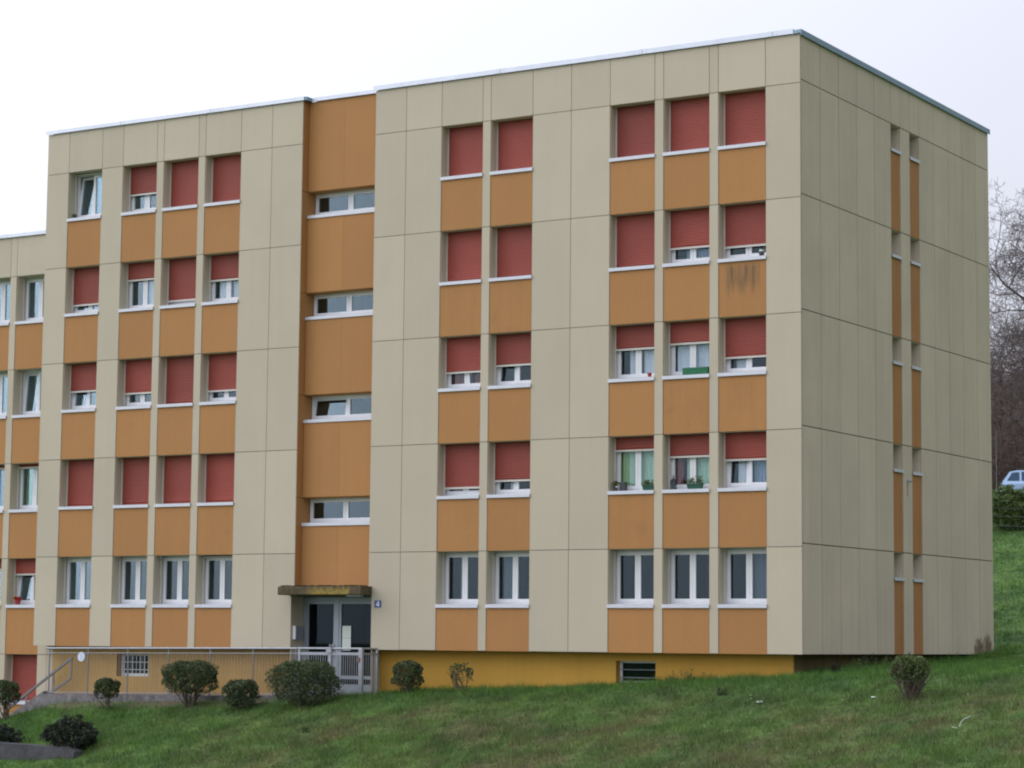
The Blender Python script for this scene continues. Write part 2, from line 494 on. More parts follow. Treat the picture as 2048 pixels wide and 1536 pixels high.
class MB:
    def __init__(self):
        self.v = []
        self.f = []
    def add(self, verts, faces):
        o = len(self.v)
        self.v.extend(verts)
        self.f.extend([tuple(i + o for i in f) for f in faces])
        return self
    def box(self, x0, x1, y0, y1, z0, z1):
        if x0 > x1: x0, x1 = x1, x0
        if y0 > y1: y0, y1 = y1, y0
        if z0 > z1: z0, z1 = z1, z0
        return self.add([(x0, y0, z0), (x1, y0, z0), (x1, y1, z0), (x0, y1, z0),
                         (x0, y0, z1), (x1, y0, z1), (x1, y1, z1), (x0, y1, z1)],
                        [(0, 3, 2, 1), (4, 5, 6, 7), (0, 1, 5, 4), (1, 2, 6, 5), (2, 3, 7, 6), (3, 0, 4, 7)])
    def tube(self, p0, p1, r0, r1=None, n=6, caps=True):
        r1 = r0 if r1 is None else r1
        p0, p1 = Vector(p0), Vector(p1)
        d = (p1 - p0)
        if d.length < 1e-6:
            return self
        d.normalize()
        a = d.orthogonal().normalized()
        b = d.cross(a)
        vs = []
        for p, r in ((p0, r0), (p1, r1)):
            for k in range(n):
                w = 2 * math.pi * k / n
                vs.append(tuple(p + a * (r * math.cos(w)) + b * (r * math.sin(w))))
        fs = [(k, (k + 1) % n, n + (k + 1) % n, n + k) for k in range(n)]
        if caps:
            fs += [tuple(range(n - 1, -1, -1)), tuple(range(n, 2 * n))]
        return self.add(vs, fs)
    def bar(self, p0, p1, w, h):
        """square bar between two points, w across, h up"""
        p0, p1 = Vector(p0), Vector(p1)
        d = (p1 - p0).normalized()
        up = Vector((0, 0, 1)) if abs(d.z) < 0.95 else Vector((0, 1, 0))
        s = d.cross(up).normalized()
        u = s.cross(d).normalized()
        vs = []
        for p in (p0, p1):
            for a, b in ((-1, -1), (1, -1), (1, 1), (-1, 1)):
                vs.append(tuple(p + s * (a * w / 2) + u * (b * h / 2)))
        return self.add(vs, [(3, 2, 1, 0), (4, 5, 6, 7), (0, 1, 5, 4), (1, 2, 6, 5), (2, 3, 7, 6), (3, 0, 4, 7)])
    def prism(self, poly, axis, a, b):
        """extrude polygon (list of 2-D points) along axis 'x','y','z' from a to b"""
        n = len(poly)
        def P(q, s):
            return {'x': (s, q[0], q[1]), 'y': (q[0], s, q[1]), 'z': (q[0], q[1], s)}[axis]
        vs = [P(q, a) for q in poly] + [P(q, b) for q in poly]
        fs = [(k, (k + 1) % n, n + (k + 1) % n, n + k) for k in range(n)]
        fs += [tuple(range(n - 1, -1, -1)), tuple(range(n, 2 * n))]
        return self.add(vs, fs)
    def lathe(self, prof, c, n=14):
        """revolve (r,z) profile about z at centre c"""
        vs, fs = [], []
        for r, z in prof:
            for k in range(n):
                w = 2 * math.pi * k / n
                vs.append((c[0] + r * math.cos(w), c[1] + r * math.sin(w), c[2] + z))
        for i in range(len(prof) - 1):
            for k in range(n):
                fs.append((i * n + k, i * n + (k + 1) % n, (i + 1) * n + (k + 1) % n, (i + 1) * n + k))
        fs.append(tuple(range(n - 1, -1, -1)))
        fs.append(tuple((len(prof) - 1) * n + k for k in range(n)))
        return self.add(vs, fs)
    def build(self, name, mat, parent=None, smooth=False, local=False, fix=True):
        v = np.array(self.v, dtype=np.float64)
        me = bpy.data.meshes.new(name)
        if local:
            org = np.zeros(3)
        else:
            lo, hi = v.min(0), v.max(0)
            org = np.array([(lo[0] + hi[0]) / 2, (lo[1] + hi[1]) / 2, lo[2]])
        me.from_pydata([tuple(p) for p in (v - org)], [], self.f)
        if fix:
            import bmesh
            bm = bmesh.new(); bm.from_mesh(me)
            bmesh.ops.recalc_face_normals(bm, faces=bm.faces)
            bm.to_mesh(me); bm.free()
        me.materials.append(MAT[mat] if isinstance(mat, str) else mat)
        if smooth:
            me.polygons.foreach_set('use_smooth', [True] * len(me.polygons))
        ob = bpy.data.objects.new(name, me)
        col.objects.link(ob)
        if parent is not None:
            ob.parent = parent
            if not local:
                ob.location = Vector(org) - WORLD[parent.name]
        else:
            ob.location = Vector(org)
        WORLD[ob.name] = Vector(org)
        return ob

def tag(o, label=None, cat=None, group=None, kind=None):
    if label: o['label'] = label
    if cat: o['category'] = cat
    if group: o['group'] = group
    if kind: o['kind'] = kind
    return o

def empty(name, loc, label=None, cat=None, group=None, rz=0.0):
    o = bpy.data.objects.new(name, None)
    o.empty_display_size = 0.3
    col.objects.link(o)
    o.location = loc
    o.rotation_euler = (0, 0, rz)
    WORLD[o.name] = Vector(loc)
    return tag(o, label, cat, group)

def tri_mesh(name, verts, mat, rnd=None, quads=False, parent=None, origin=None):
    """big soup of triangles/quads straight from numpy"""
    k = 4 if quads else 3
    n = len(verts) // k
    me = bpy.data.meshes.new(name)
    org = np.zeros(3) if origin is None else np.array(origin)
    me.vertices.add(len(verts))
    me.vertices.foreach_set('co', (verts - org).astype(np.float32).ravel())
    me.loops.add(n * k)
    me.loops.foreach_set('vertex_index', np.arange(n * k, dtype=np.int32))
    me.polygons.add(n)
    me.polygons.foreach_set('loop_start', np.arange(0, n * k, k, dtype=np.int32))
    me.update()
    if rnd is not None:
        at = me.attributes.new('rnd', 'FLOAT', 'FACE')
        at.data.foreach_set('value', rnd.astype(np.float32))
    me.materials.append(MAT[mat])
    ob = bpy.data.objects.new(name, me)
    col.objects.link(ob)
    if parent is not None:
        ob.parent = parent
        ob.location = Vector(org) - WORLD[parent.name]
    else:
        ob.location = Vector(org)
    WORLD[ob.name] = Vector(org)
    return ob

def quad_soup(p_, size, g_, aspect=0.55, up=0.0):
    n = len(p_)
    a = g_.normal(size=(n, 3)); a[:, 2] += up; a /= np.linalg.norm(a, axis=1)[:, None]
    b_ = g_.normal(size=(n, 3)); b_ -= a * (a * b_).sum(1)[:, None]; b_ /= np.linalg.norm(b_, axis=1)[:, None]
    s = size * (0.6 + 0.8 * g_.random(n))[:, None]
    q = np.empty((n, 4, 3))
    q[:, 0] = p_ - a * s * 0.5
    q[:, 1] = p_ + b_ * s * 0.5 * aspect
    q[:, 2] = p_ + a * s * 0.5
    q[:, 3] = p_ - b_ * s * 0.5 * aspect
    return q.reshape(-1, 3)

# ------------------------------------------------------------------ terrain
FX = [-400, -60, -40, -26, -24.0, -23.3, -22.7, -22.0, -19.6, -18.2, -15.5, -12.3, -11.5, -10.1, -6.25, -5.25, -1.3, -0.4, 2, 8, 20, 60, 400]
FZ = [-6, -3.6, -2.7, -2.25, -2.02, -1.78, -1.64, -1.50, -1.43, -1.41, -1.31, -1.14, -1.09, -1.04, -0.93, -0.84, -0.60, -0.56, -0.44, -0.15, 0.7, 3.2, 20]
GY = [0, 1.4, 3.7, 8.7, 12.3, 13.9, 23.6, 37.7, 41.0, 46, 55, 80, 200, 600]
GZ = [0, 0.12, 0.18, 0.28, 0.57, 0.70, 2.3, 5.45, 6.30, 6.75, 7.4, 11.0, 30, 70]
SX = [-40, -12, 0, 10, 40]
SS = [0.33, 0.30, 0.25, 0.23, 0.2]
def ground_z(x, y):
    x = np.asarray(x, float); y = np.asarray(y, float)
    f0 = np.interp(x, FX, FZ)
    f1 = np.interp(np.maximum(x, -0.4), FX, FZ)
    w = np.clip((y - 0.2) / 6.0, 0, 1); w = w * w * (3 - 2 * w)
    wl = np.clip((y - 12) / 14.0, 0, 1)
    base = f0 * (1 - w) + f1 * w
    base = np.where(x < -25, np.where(y > 12, f0 * (1 - wl) + f1 * wl, f0), base)
    back = np.interp(np.maximum(y, 0), GY, GZ)
    t = -1.2 - y
    soft = np.log1p(np.exp(np.clip(t * 3.0, -30, 30))) / 3.0
    s = np.interp(x, SX, SS)
    drop = s * soft
    drop = np.where(drop < 1.9, drop, 1.9 + 0.5 * np.tanh((drop - 1.9) / 0.5))
    z = base + back - drop
    # beyond the foot of the bank the meadow levels out towards the road
    k = np.clip((-14 - y) / 24.0, 0, 1); k = k * k * (3 - 2 * k)
    z = z * (1 - k) + (-1.75) * k
    return z

def axis(parts):
    out = []
    for a, b, st in parts:
        out += list(np.arange(a, b, st))
    out.append(parts[-1][1])
    return np.array(out)
gx = axis([(-900, -120, 60), (-120, -36, 7), (-36, 14, 0.35), (14, 60, 3), (60, 240, 20), (240, 900, 60)])
gy = axis([(-900, -160, 60), (-160, -60, 12), (-60, -14, 2.5), (-14, 16, 0.35), (16, 60, 1.2), (60, 200, 12), (200, 900, 60)])
GXX, GYY = np.meshgrid(gx, gy)
GZZ = ground_z(GXX, GYY)
for i in range(GZZ.shape[0]):
    for j in range(GZZ.shape[1]):
        X_, Y_ = GXX[i, j], GYY[i, j]
        if -40 < X_ < 20 and -16 < Y_ < 60 and not (-30 < X_ < 0 and -1.2 < Y_ < 13):
            GZZ[i, j] += 0.07 * mnoise.noise((X_ * 0.7, Y_ * 0.7, 1.3)) + 0.03 * mnoise.noise((X_ * 2.1, Y_ * 2.1, 4.0))
nx_, ny_ = len(gx), len(gy)
gv = np.stack([GXX.ravel(), GYY.ravel(), GZZ.ravel()], 1)
gf = [(j * nx_ + i, j * nx_ + i + 1, (j + 1) * nx_ + i + 1, (j + 1) * nx_ + i) for j in range(ny_ - 1) for i in range(nx_ - 1)]
me = bpy.data.meshes.new('ground')
me.from_pydata([tuple(p) for p in gv], [], gf)
me.polygons.foreach_set('use_smooth', [True] * len(me.polygons))
me.materials.append(MAT['ground'])
ground = bpy.data.objects.new('ground', me)
col.objects.link(ground)
tag(ground, kind='structure')
def gz(x, y):
    """height of the built ground sheet at a point (bilinear)"""
    x = np.asarray(x, float); y = np.asarray(y, float)
    i = np.clip(np.searchsorted(gx, x) - 1, 0, nx_ - 2)
    j = np.clip(np.searchsorted(gy, y) - 1, 0, ny_ - 2)
    u = (x - gx[i]) / (gx[i + 1] - gx[i]); v = (y - gy[j]) / (gy[j + 1] - gy[j])
    return (GZZ[j, i] * (1 - u) * (1 - v) + GZZ[j, i + 1] * u * (1 - v) + GZZ[j + 1, i] * (1 - u) * v + GZZ[j + 1, i + 1] * u * v)

# ------------------------------------------------------------------ apartment building
H = 2.8
L = [None, 2.544, 5.344, 8.144, 10.944, 13.744]       # window-head joint of each storey
ZT = 14.955                                            # top of cladding
GAP = 0.007                                            # half of an open joint
TH = 0.030                                             # cladding thickness
SILL = 1.365
LIP = 0.085

house = empty('apartment_building', (-12.0, 6.0, -1.0),
              'tall beige panel apartment block with orange spandrels, red shutters and recessed entrance', 'building')

def panel(x0, x1, z0, z1, y=0.0, mat='cream', parent=house, name='cladding_panel'):
    gx_ = 0.0018 if mat == 'orange' else GAP
    return MB().box(x0 + gx_, x1 - gx_, y, y + TH, z0 + GAP, z1 - GAP).build(name, mat, parent)

def curtain_mesh(x0, x1, z0, z1, y, amp=0.02, wl=0.11):
    b = MB()
    n = max(4, int((x1 - x0) / wl * 6))
    vs, fs = [], []
    ph = random.random() * 6
    for i in range(n + 1):
        x = x0 + (x1 - x0) * i / n
        yy = y + amp * math.sin(2 * math.pi * (x - x0) / wl + ph + 1.3 * math.sin(5 * x))
        vs += [(x, yy, z0), (x, yy, z1)]
    for i in range(n):
        fs.append((2 * i, 2 * i + 2, 2 * i + 3, 2 * i + 1))
    b.add(vs, fs)
    return b

def sash_mesh(x0, x1, z0, z1, y, st=0.078, tilt=0.0, dy=0.055):
    """one casement leaf; tilt leans its top into the room"""
    b = MB()
    for q in ((x0, x0 + st, z0, z1), (x1 - st, x1, z0, z1), (x0 + st, x1 - st, z0, z0 + st), (x0 + st, x1 - st, z1 - st, z1)):
        b.box(q[0], q[1], y, y + dy, q[2], q[3])
    p = MB().box(x0 + st - 0.004, x1 - st + 0.004, y + dy * 0.42, y + dy * 0.58, z0 + st - 0.004, z1 - st + 0.004)
    if tilt:
        for m in (b, p):
            m.v = [(vx, vy + (vz - z0) * math.sin(tilt), z0 + (vz - z0) * math.cos(tilt)) for vx, vy, vz in m.v]
    return b, p

def shutter_mesh(x0, x1, ztop, zbot, y, sl=0.056, gaps=None):
    """roller blind of curved slats down to zbot"""
    prof = []
    z = ztop
    k = 0
    while z - sl > zbot - 1e-6:
        prof += [(y + 0.011, z), (y + 0.002, z - sl * 0.12), (y, z - sl * 0.45), (y + 0.002, z - sl * 0.78), (y + 0.011, z - sl * 0.84)]
        z -= sl
    if z - zbot > 0.004:
        prof += [(y + 0.016, z), (y, (z + zbot) / 2)]
    prof.append((y + 0.008, zbot))
    b = MB()
    vs, fs = [], []
    for (yy, zz) in prof:
        vs += [(x0, yy, zz), (x1, yy, zz)]
    for i in range(len(prof) - 1):
        fs.append((2 * i, 2 * i + 1, 2 * i + 3, 2 * i + 2))
    b.add(vs, fs)
    return b

def facade_window(parent, x0, x1, ztop, yoff=0.0, shut=0.0, tilt=0.0, curtain=None, orange='orange', lower=None, zpanel_bottom=None, jamb='cream'):
    """one bay of one storey: reveals, sill, window, roller shutter"""
    y = yoff
    zs = ztop - SILL                      # top of the sill lip
    # reveals and head lining
    MB().box(x0 - 0.004, x0 + 0.012, y + TH + 0.002, y + 0.40, zs - 0.02, ztop - 0.004).build('reveal', jamb, parent)
    MB().box(x1 - 0.012, x1 + 0.004, y + TH + 0.002, y + 0.40, zs - 0.02, ztop - 0.004).build('reveal', jamb, parent)
    MB().box(x0 + 0.013, x1 - 0.013, y + TH + 0.002, y + 0.27, ztop - 0.006, ztop + 0.022).build('head_lining', jamb, parent)
    # sill with a turned-down lip
    b = MB().prism([(y - 0.035, zs - LIP), (y - 0.033, zs), (y + 0.395, zs + 0.03), (y + 0.395, zs + 0.006), (y - 0.020, zs - 0.014), (y - 0.020, zs - LIP)], 'x', x0 - 0.012, x1 + 0.012)
    b.build('sill', 'sill', parent)
    # window
    fx0, fx1, fz0, fz1 = x0 + 0.014, x1 - 0.014, zs + 0.03, ztop - 0.002
    yf = y + 0.385
    w = MB()
    fr = 0.055
    for q in ((fx0, fx0 + fr, fz0, fz1), (fx1 - fr, fx1, fz0, fz1), (fx0 + fr, fx1 - fr, fz0, fz0 + fr * 0.9), (fx0 + fr, fx1 - fr, fz1 - fr - 0.02, fz1)):
        w.box(q[0], q[1], yf, yf + 0.07, q[2], q[3])
    wo_ = w.build('window', 'pvc', parent)
    xm = (x0 + x1) / 2
    s0, s1 = fz0 + fr * 0.9 - 0.012, fz1 - fr - 0.008
    for k, (a, c) in enumerate(((fx0 + fr - 0.012, xm - 0.003), (xm + 0.003, fx1 - fr + 0.012))):
        sb, pb = sash_mesh(a, c, s0, s1, yf - 0.010, tilt=math.radians(tilt) if k == 0 else 0.0)
        sb.build('sash', 'pvc', wo_)
        pb.build('pane', 'glass', wo_)
    # dim room behind the glass
    r = MB()
    ya, yb = yf + 0.072, yf + 1.9
    X0, X1, Z0, Z1 = x0 - 0.25, x1 + 0.25, fz0 - 0.75, fz1 + 0.12
    r.add([(X0, ya, Z0), (X1, ya, Z0), (X1, yb, Z0), (X0, yb, Z0), (X0, ya, Z1), (X1, ya, Z1), (X1, yb, Z1), (X0, yb, Z1)],
          [(0, 1, 2, 3), (4, 7, 6, 5), (1, 5, 6, 2), (2, 6, 7, 3), (3, 7, 4, 0)])
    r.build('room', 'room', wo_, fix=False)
    if curtain:
        for (cm, f0, f1, h0) in curtain:
            curtain_mesh(x0 + (x1 - x0) * f0, x0 + (x1 - x0) * f1, zs + 0.03 + h0 * SILL, ztop - 0.06, yf + 0.13).build('curtain', cm, wo_, fix=False)
    # shutter
    ys = y + 0.297
    for xa in (x0 + 0.013, x1 - 0.043):
        MB().box(xa, xa + 0.030, ys - 0.018, ys + 0.030, zs + 0.028, ztop - 0.008).build('guide_rail', 'bar', parent)
    if shut > 0:
        full = shut >= 0.99
        zb = (zs + 0.030) if full else ztop - shut * SILL
        bar_h = 0.026 if full else 0.05
        sh = shutter_mesh(x0 + 0.022, x1 - 0.022, ztop - 0.004, zb + bar_h, ys).build('roller_shutter', 'shutter', parent, fix=False)
        MB().box(x0 + 0.024, x1 - 0.024, ys - 0.006, ys + 0.014, zb, zb + bar_h - 0.001).build('end_bar', 'shutter' if full else 'bar', sh)
    return wo_

# columns of the front: (x0, x1, is window)
COLS_L = [(-24.156, -23.317, 0), (-23.317, -22.051, 'A'), (-22.051, -21.260, 0), (-21.260, -20.005, 'B'), (-20.005, -19.751, 0),
          (-19.751, -18.494, 'C'), (-18.494, -18.244, 0), (-18.244, -16.990, 'D'), (-16.990, -15.912, 0), (-15.912, -14.867, 0)]
COLS_R = [(-12.451, -11.451, 0), (-11.451, -10.322, 0), (-10.322, -9.044, 'E'), (-9.044, -8.794, 0), (-8.794, -7.523, 'F'), (-7.523, -6.379, 0),
          (-6.379, -5.246, 0), (-5.246, -3.971, 'G'), (-3.971, -3.722, 0), (-3.722, -2.451, 'H'), (-2.451, -2.203, 0), (-2.203, -0.926, 'I'), (-0.926, 0.0, 0)]
# lowered share of each shutter, rows 5..1
SHUT = {'A': (0.05, 0.82, 0.62, 1, 0), 'B': (0.62, 0.39, 0.73, 1, 0), 'C': (1, 0.90, 1, 1, 0), 'D': (1, 0.55, 0.78, 1, 0.06),
        'E': (1, 1, 0.70, 0.86, 0), 'F': (1, 1, 0.62, 0.75, 0), 'G': (1, 1, 0.46, 0.27, 0), 'H': (1, 0.72, 0.42, 0.42, 0), 'I': (1, 0.78, 0.73, 0.51, 0)}
TILT = {('A', 5): 7, ('A', 3): 6, ('F', 3): 5, ('I', 3): 4, ('I', 2): 6, ('F', 2): 4, ('A', 4): 4}
CURT = {('A', 5): [('curtain_blue', .55, .95, 0)], ('B', 5): [('curtain_white', .32, .5, 0)], ('B', 4): [('curtain_white', .40, .95, 0)],
        ('D', 4): [('curtain_white', .15, .45, 0.1), ('curtain_white', .55, .95, 0)], ('A', 3): [('curtain_blue', .6, .95, 0)],
        ('E', 3): [('curtain_red', .1, .38, 0), ('curtain_white', .38, .55, 0), ('curtain_red', .62, .9, 0)], ('F', 3): [('curtain_white', .36, .5, 0)],
        ('G', 3): [('curtain_white', .26, .5, 0), ('curtain_white', .55, .95, 0)], ('H', 3): [('curtain_white', .12, .95, 0)],
        ('I', 3): [('curtain_white', .2, .42, 0)], ('G', 2): [('curtain_lime', .06, .26, 0), ('curtain_green', .26, .95, 0)],
        ('H', 2): [('curtain_red', .08, .26, 0), ('curtain_green', .32, .5, 0), ('curtain_green', .55, .95, 0)],
        ('I', 2): [('curtain_white', .22, .44, 0), ('curtain_blue', .56, .95, 0)], ('F', 2): [('curtain_white', .3, .5, 0)], ('H', 4): [('curtain_blue', .3, .95, 0)],
        ('F', 1): [('curtain_dim', .18, .36, 0)], ('I', 1): [('curtain_dim', .50, .98, 0)], ('E', 1): [('curtain_dim', .34, .42, .05)]}

core = MB()
def core_front(x0, x1, z0, z1):
    core.box(x0, x1, TH + 0.012, 0.46, z0, z1)

ENT = (-14.97, -12.35)        # entrance opening under the canopy
for cols in (COLS_L, COLS_R):
    for (x0, x1, wn) in cols:
        if not wn:
            lo = 0.0
            rows = [(L[5], ZT)] + [(L[r], L[r + 1]) for r in (4, 3, 2, 1)] + [(0.0, L[1])]
            for (a, b_) in rows:
                if a == 0.0 and (x1 == -14.867 or x0 == -12.451):
                    m = MB().box(x0 + GAP, x1 - GAP, 0, TH, 1.60, b_ - GAP)
                    if x1 == -14.867:
                        m.box(x0 + GAP, ENT[0], 0, TH, 0.0, 1.60)
                    else:
                        m.box(ENT[1], x1 - GAP, 0, TH, 0.0, 1.60)
                    m.build('cladding_panel', 'cream', house)
                else:
                    panel(x0, x1, a, b_)
            xa, xb = x0, x1
            core_front(x0 + (0.014 if x0 > -24.1 else 0.03), x1 - 0.014, 1.62 if (x1 == -14.867 or x0 == -12.451) else 0.03, ZT)
            if x1 == -14.867:
                core_front(x0 + 0.014, ENT[0] - 0.02, 0.03, 1.62)
            if x0 == -12.451:
                core_front(ENT[1] + 0.02, x1 - 0.014, 0.03, 1.62)
        else:
            panel(x0, x1, L[5], ZT)
            core_front(x0 - 0.014, x1 + 0.014, L[5] + 0.024, ZT)
            for r in (5, 4, 3, 2, 1):
                zt_ = L[r]
                zb = L[r - 1] if r > 1 else 0.0
                om = 'orange'
                if wn == 'I' and r == 4: om = 'orange_stained'
                if wn == 'I' and r == 3: om = 'orange_faint'
                if (wn, r) in (('E', 4), ('F', 4), ('B', 3), ('H', 3), ('G', 2), ('D', 2)): om = 'orange_smudged'
                MB().box(x0 + 0.006, x1 - 0.006, 0.012, 0.012 + TH, zb + (0.0 if r == 1 else GAP), zt_ - SILL - LIP + 0.02).build('spandrel_panel', om, house)
                core_front(x0 - 0.014, x1 + 0.014, (zb + 0.024) if r > 1 else 0.03, zt_ - SILL - 0.045)
                facade_window(house, x0, x1, zt_, shut=SHUT[wn][5 - r], tilt=TILT.get((wn, r), 0), curtain=CURT.get((wn, r)))

# --- stairwell bay, set back between the two halves
SX0, SX1, SY = -14.867, -12.451, 0.27
xm = -13.66
heads = [12.442, 9.645, 6.845, 4.062]
sills = [11.785, 8.985, 6.17, 3.375]
zhi = ZT
for i, (zh, zs) in enumerate(zip(heads, sills)):
    for a, b_ in ((SX0 + 0.012, xm), (xm, SX1)):
        panel(a, b_, zh, zhi, SY, 'orange')
    core.box(SX0, SX1, SY + TH + 0.012, SY + 0.45, zh + 0.02, zhi)
    MB().box(SX0 + 0.014, SX1, SY + TH + 0.002, SY + 0.36, zh - 0.012, zh + 0.016).build('head_lining', 'orange', house)
    MB().prism([(SY - 0.03, zs - 0.085), (SY - 0.028, zs), (SY + 0.39, zs + 0.03), (SY + 0.39, zs + 0.006), (SY - 0.014, zs - 0.014), (SY - 0.014, zs - 0.085)], 'x', SX0 + 0.014, SX1 - 0.002).build('sill', 'sill', house)
    # window with two leaves
    yf = SY + 0.36
    fx0, fx1, fz0, fz1 = SX0 + 0.016, SX1 - 0.004, zs + 0.03, zh - 0.012
    w = MB()
    fr = 0.06
    for q in ((fx0, fx0 + fr, fz0, fz1), (fx1 - fr, fx1, fz0, fz1), (fx0 + fr, fx1 - fr, fz0, fz0 + 0.05), (fx0 + fr, fx1 - fr, fz1 - 0.06, fz1), (xm - 0.035, xm + 0.035, fz0 + 0.05, fz1 - 0.06)):
        w.box(q[0], q[1], yf, yf + 0.07, q[2], q[3])
    wo_ = w.build('window', 'pvc', house)
    for k, (a, c) in enumerate(((fx0 + fr - 0.012, xm - 0.022), (xm + 0.022, fx1 - fr + 0.012))):
        sb, pb = sash_mesh(a, c, fz0 + 0.04, fz1 - 0.048, yf - 0.010, st=0.062, tilt=math.radians(9) if (i == 2 and k == 0) else 0)
        sb.build('sash', 'pvc', wo_)
        pb.build('pane', 'glass_stair', wo_)
    r_ = MB()
    ya, yb = yf + 0.072, yf + 2.6
    X0, X1, Z0, Z1 = SX0 - 0.1, SX1 + 0.1, fz0 - 0.7, fz1 + 0.5
    r_.add([(X0, ya, Z0), (X1, ya, Z0), (X1, yb, Z0), (X0, yb, Z0), (X0, ya, Z1), (X1, ya, Z1), (X1, yb, Z1), (X0, yb, Z1)],
           [(0, 1, 2, 3), (4, 7, 6, 5), (1, 5, 6, 2), (2, 6, 7, 3), (3, 7, 4, 0)])
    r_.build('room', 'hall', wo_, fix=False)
    zhi = zs - 0.065
for a, b_ in ((SX0 + 0.012, xm), (xm, SX1)):
    panel(a, b_, 1.66, zhi, SY, 'orange')
core.box(SX0, SX1, SY + TH + 0.012, SY + 0.45, 1.62, zhi)
# side cheeks of the bay
zz = [1.66] + sorted(heads) + [ZT]
for a, b_ in zip(zz[:-1], zz[1:]):
    MB().box(SX0 - 0.030, SX0 + 0.0, TH + 0.002, SY + 0.37, a + GAP, b_ - GAP).build('side_panel', 'orange', house)
    MB().box(SX1 + 0.0, SX1 + 0.030, TH + 0.002, SY + 0.37, a + GAP, b_ - GAP).build('side_panel', 'orange', house)

# --- gable
GYS = [0.0, 1.161, 2.280, 3.411, 4.541, 5.659, 6.303, 6.959, 7.616, 8.681, 9.743, 10.81, 11.879, 12.943]
DZ = 0.083
GL = [0.0] + [l + DZ for l in L[1:]] + [ZT]
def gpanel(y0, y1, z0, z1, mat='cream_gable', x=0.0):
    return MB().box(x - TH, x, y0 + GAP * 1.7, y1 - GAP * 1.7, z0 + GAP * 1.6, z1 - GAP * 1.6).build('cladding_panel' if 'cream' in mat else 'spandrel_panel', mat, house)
for i in range(13):
    y0, y1 = GYS[i], GYS[i + 1]
    win = i in (5, 7)
    for r in range(6):
        z0, z1 = GL[r], GL[r + 1]
        if not win or r == 5:
            a0 = y0 + (TH + 0.004 if i == 0 else 0)
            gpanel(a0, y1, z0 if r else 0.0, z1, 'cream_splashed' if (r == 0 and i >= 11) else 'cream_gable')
        else:
            zs = z1 - 0.66
            gpanel(y0, y1, z0, zs - 0.05, 'orange_gable', -0.010)
    ccx = (-0.46, -TH - 0.012)
    if not win:
        core.box(ccx[0], ccx[1], y0 + (0.47 if i == 0 else 0.002), y1 - 0.002, 0.03, ZT)
    else:
        for r in range(6):
            z0, z1 = GL[r], GL[r + 1]
            if r == 5:
                core.box(ccx[0], ccx[1], y0 - 0.002, y1 + 0.002, z0 + 0.02, ZT)
            else:
                zs = z1 - 0.66
                core.box(ccx[0], ccx[1] - 0.012, y0 - 0.002, y1 + 0.002, z0 + (0.02 if r else 0.03), zs - 0.03)
                for yy in ((y0 - 0.002, y0 + 0.012), (y1 - 0.012, y1 + 0.002)):
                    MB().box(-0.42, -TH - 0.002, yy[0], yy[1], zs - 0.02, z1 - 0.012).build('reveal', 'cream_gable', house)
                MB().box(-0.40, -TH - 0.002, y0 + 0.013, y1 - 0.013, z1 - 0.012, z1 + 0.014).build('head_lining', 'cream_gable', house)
                MB().prism([(0.035, zs - 0.075), (0.033, zs), (-0.41, zs + 0.03), (-0.41, zs + 0.006), (0.02, zs - 0.014), (0.02, zs - 0.075)], 'y', y0 - 0.01, y1 + 0.01).build('sill', 'sill', house)
                w = MB()
                a, c, e, f_ = y0 + 0.014, y1 - 0.014, zs + 0.03, z1 - 0.013
                for q in ((a, a + 0.06, e, f_), (c - 0.06, c, e, f_), (a + 0.06, c - 0.06, e, e + 0.06), (a + 0.06, c - 0.06, f_ - 0.06, f_)):
                    w.box(-0.47, -0.41, q[0], q[1], q[2], q[3])
                wo_ = w.build('window', 'pvc', house)
                MB().box(-0.45, -0.44, a + 0.055, c - 0.055, e + 0.055, f_ - 0.055).build('pane', 'glass', wo_)
                MB().add([(-0.475, a - 0.1, e - 0.1), (-1.6, a - 0.1, e - 0.1), (-1.6, c + 0.1, e - 0.1), (-0.475, c + 0.1, e - 0.1), (-0.475, a - 0.1, f_ + 0.1), (-1.6, a - 0.1, f_ + 0.1), (-1.6, c + 0.1, f_ + 0.1), (-0.475, c + 0.1, f_ + 0.1)],
                         [(0, 1, 2, 3), (4, 7, 6, 5), (0, 4, 5, 1), (1, 5, 6, 2), (2, 6, 7, 3)]).build('room', 'room', wo_, fix=False)
# little overflow spout between the two gable strips, with its run-off mark
MB().tube((0.0, 6.61, 4.52), (0.11, 6.61, 4.49), 0.032, 0.032, 10).build('overflow_spout', 'galv', house)
MB().box(0.0015, 0.0035, 6.590, 6.632, 4.10, 4.46).build('run_off_mark', 'rust', house)

# --- back, end wall, roof, soffit
core.box(-24.12, -0.48, 12.45, 12.90, 0.03, ZT)
core.box(-24.12, -23.70, 0.47, 12.44, 0.03, ZT)
core.build('core_wall', 'core', house)
bx = np.linspace(-24.156, 0, 15)
for r in range(6):
    for i in range(14):
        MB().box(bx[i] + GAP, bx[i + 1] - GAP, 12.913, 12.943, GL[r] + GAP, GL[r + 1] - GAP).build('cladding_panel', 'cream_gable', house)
by = np.linspace(TH + 0.004, 12.909, 12)
for r in range(6):
    for i in range(11):
        MB().box(-24.156, -24.126, by[i] + GAP, by[i + 1] - GAP, GL[r] + GAP, GL[r + 1] - GAP).build('cladding_panel', 'cream', house)
MB().box(-23.69, -0.49, 0.73, 12.44, ZT - 0.45, ZT - 0.25).build('roof', 'roof', house)
MB().box(-24.10, -14.99, TH + 0.004, 0.70, 0.004, 0.026).build('soffit', 'concrete', house)
MB().box(-12.33, -0.04, TH + 0.004, 0.70, 0.004, 0.026).build('soffit', 'concrete', house)
MB().box(-0.70, -TH - 0.004, 0.72, 12.90, 0.004, 0.026).build('soffit', 'concrete', house)

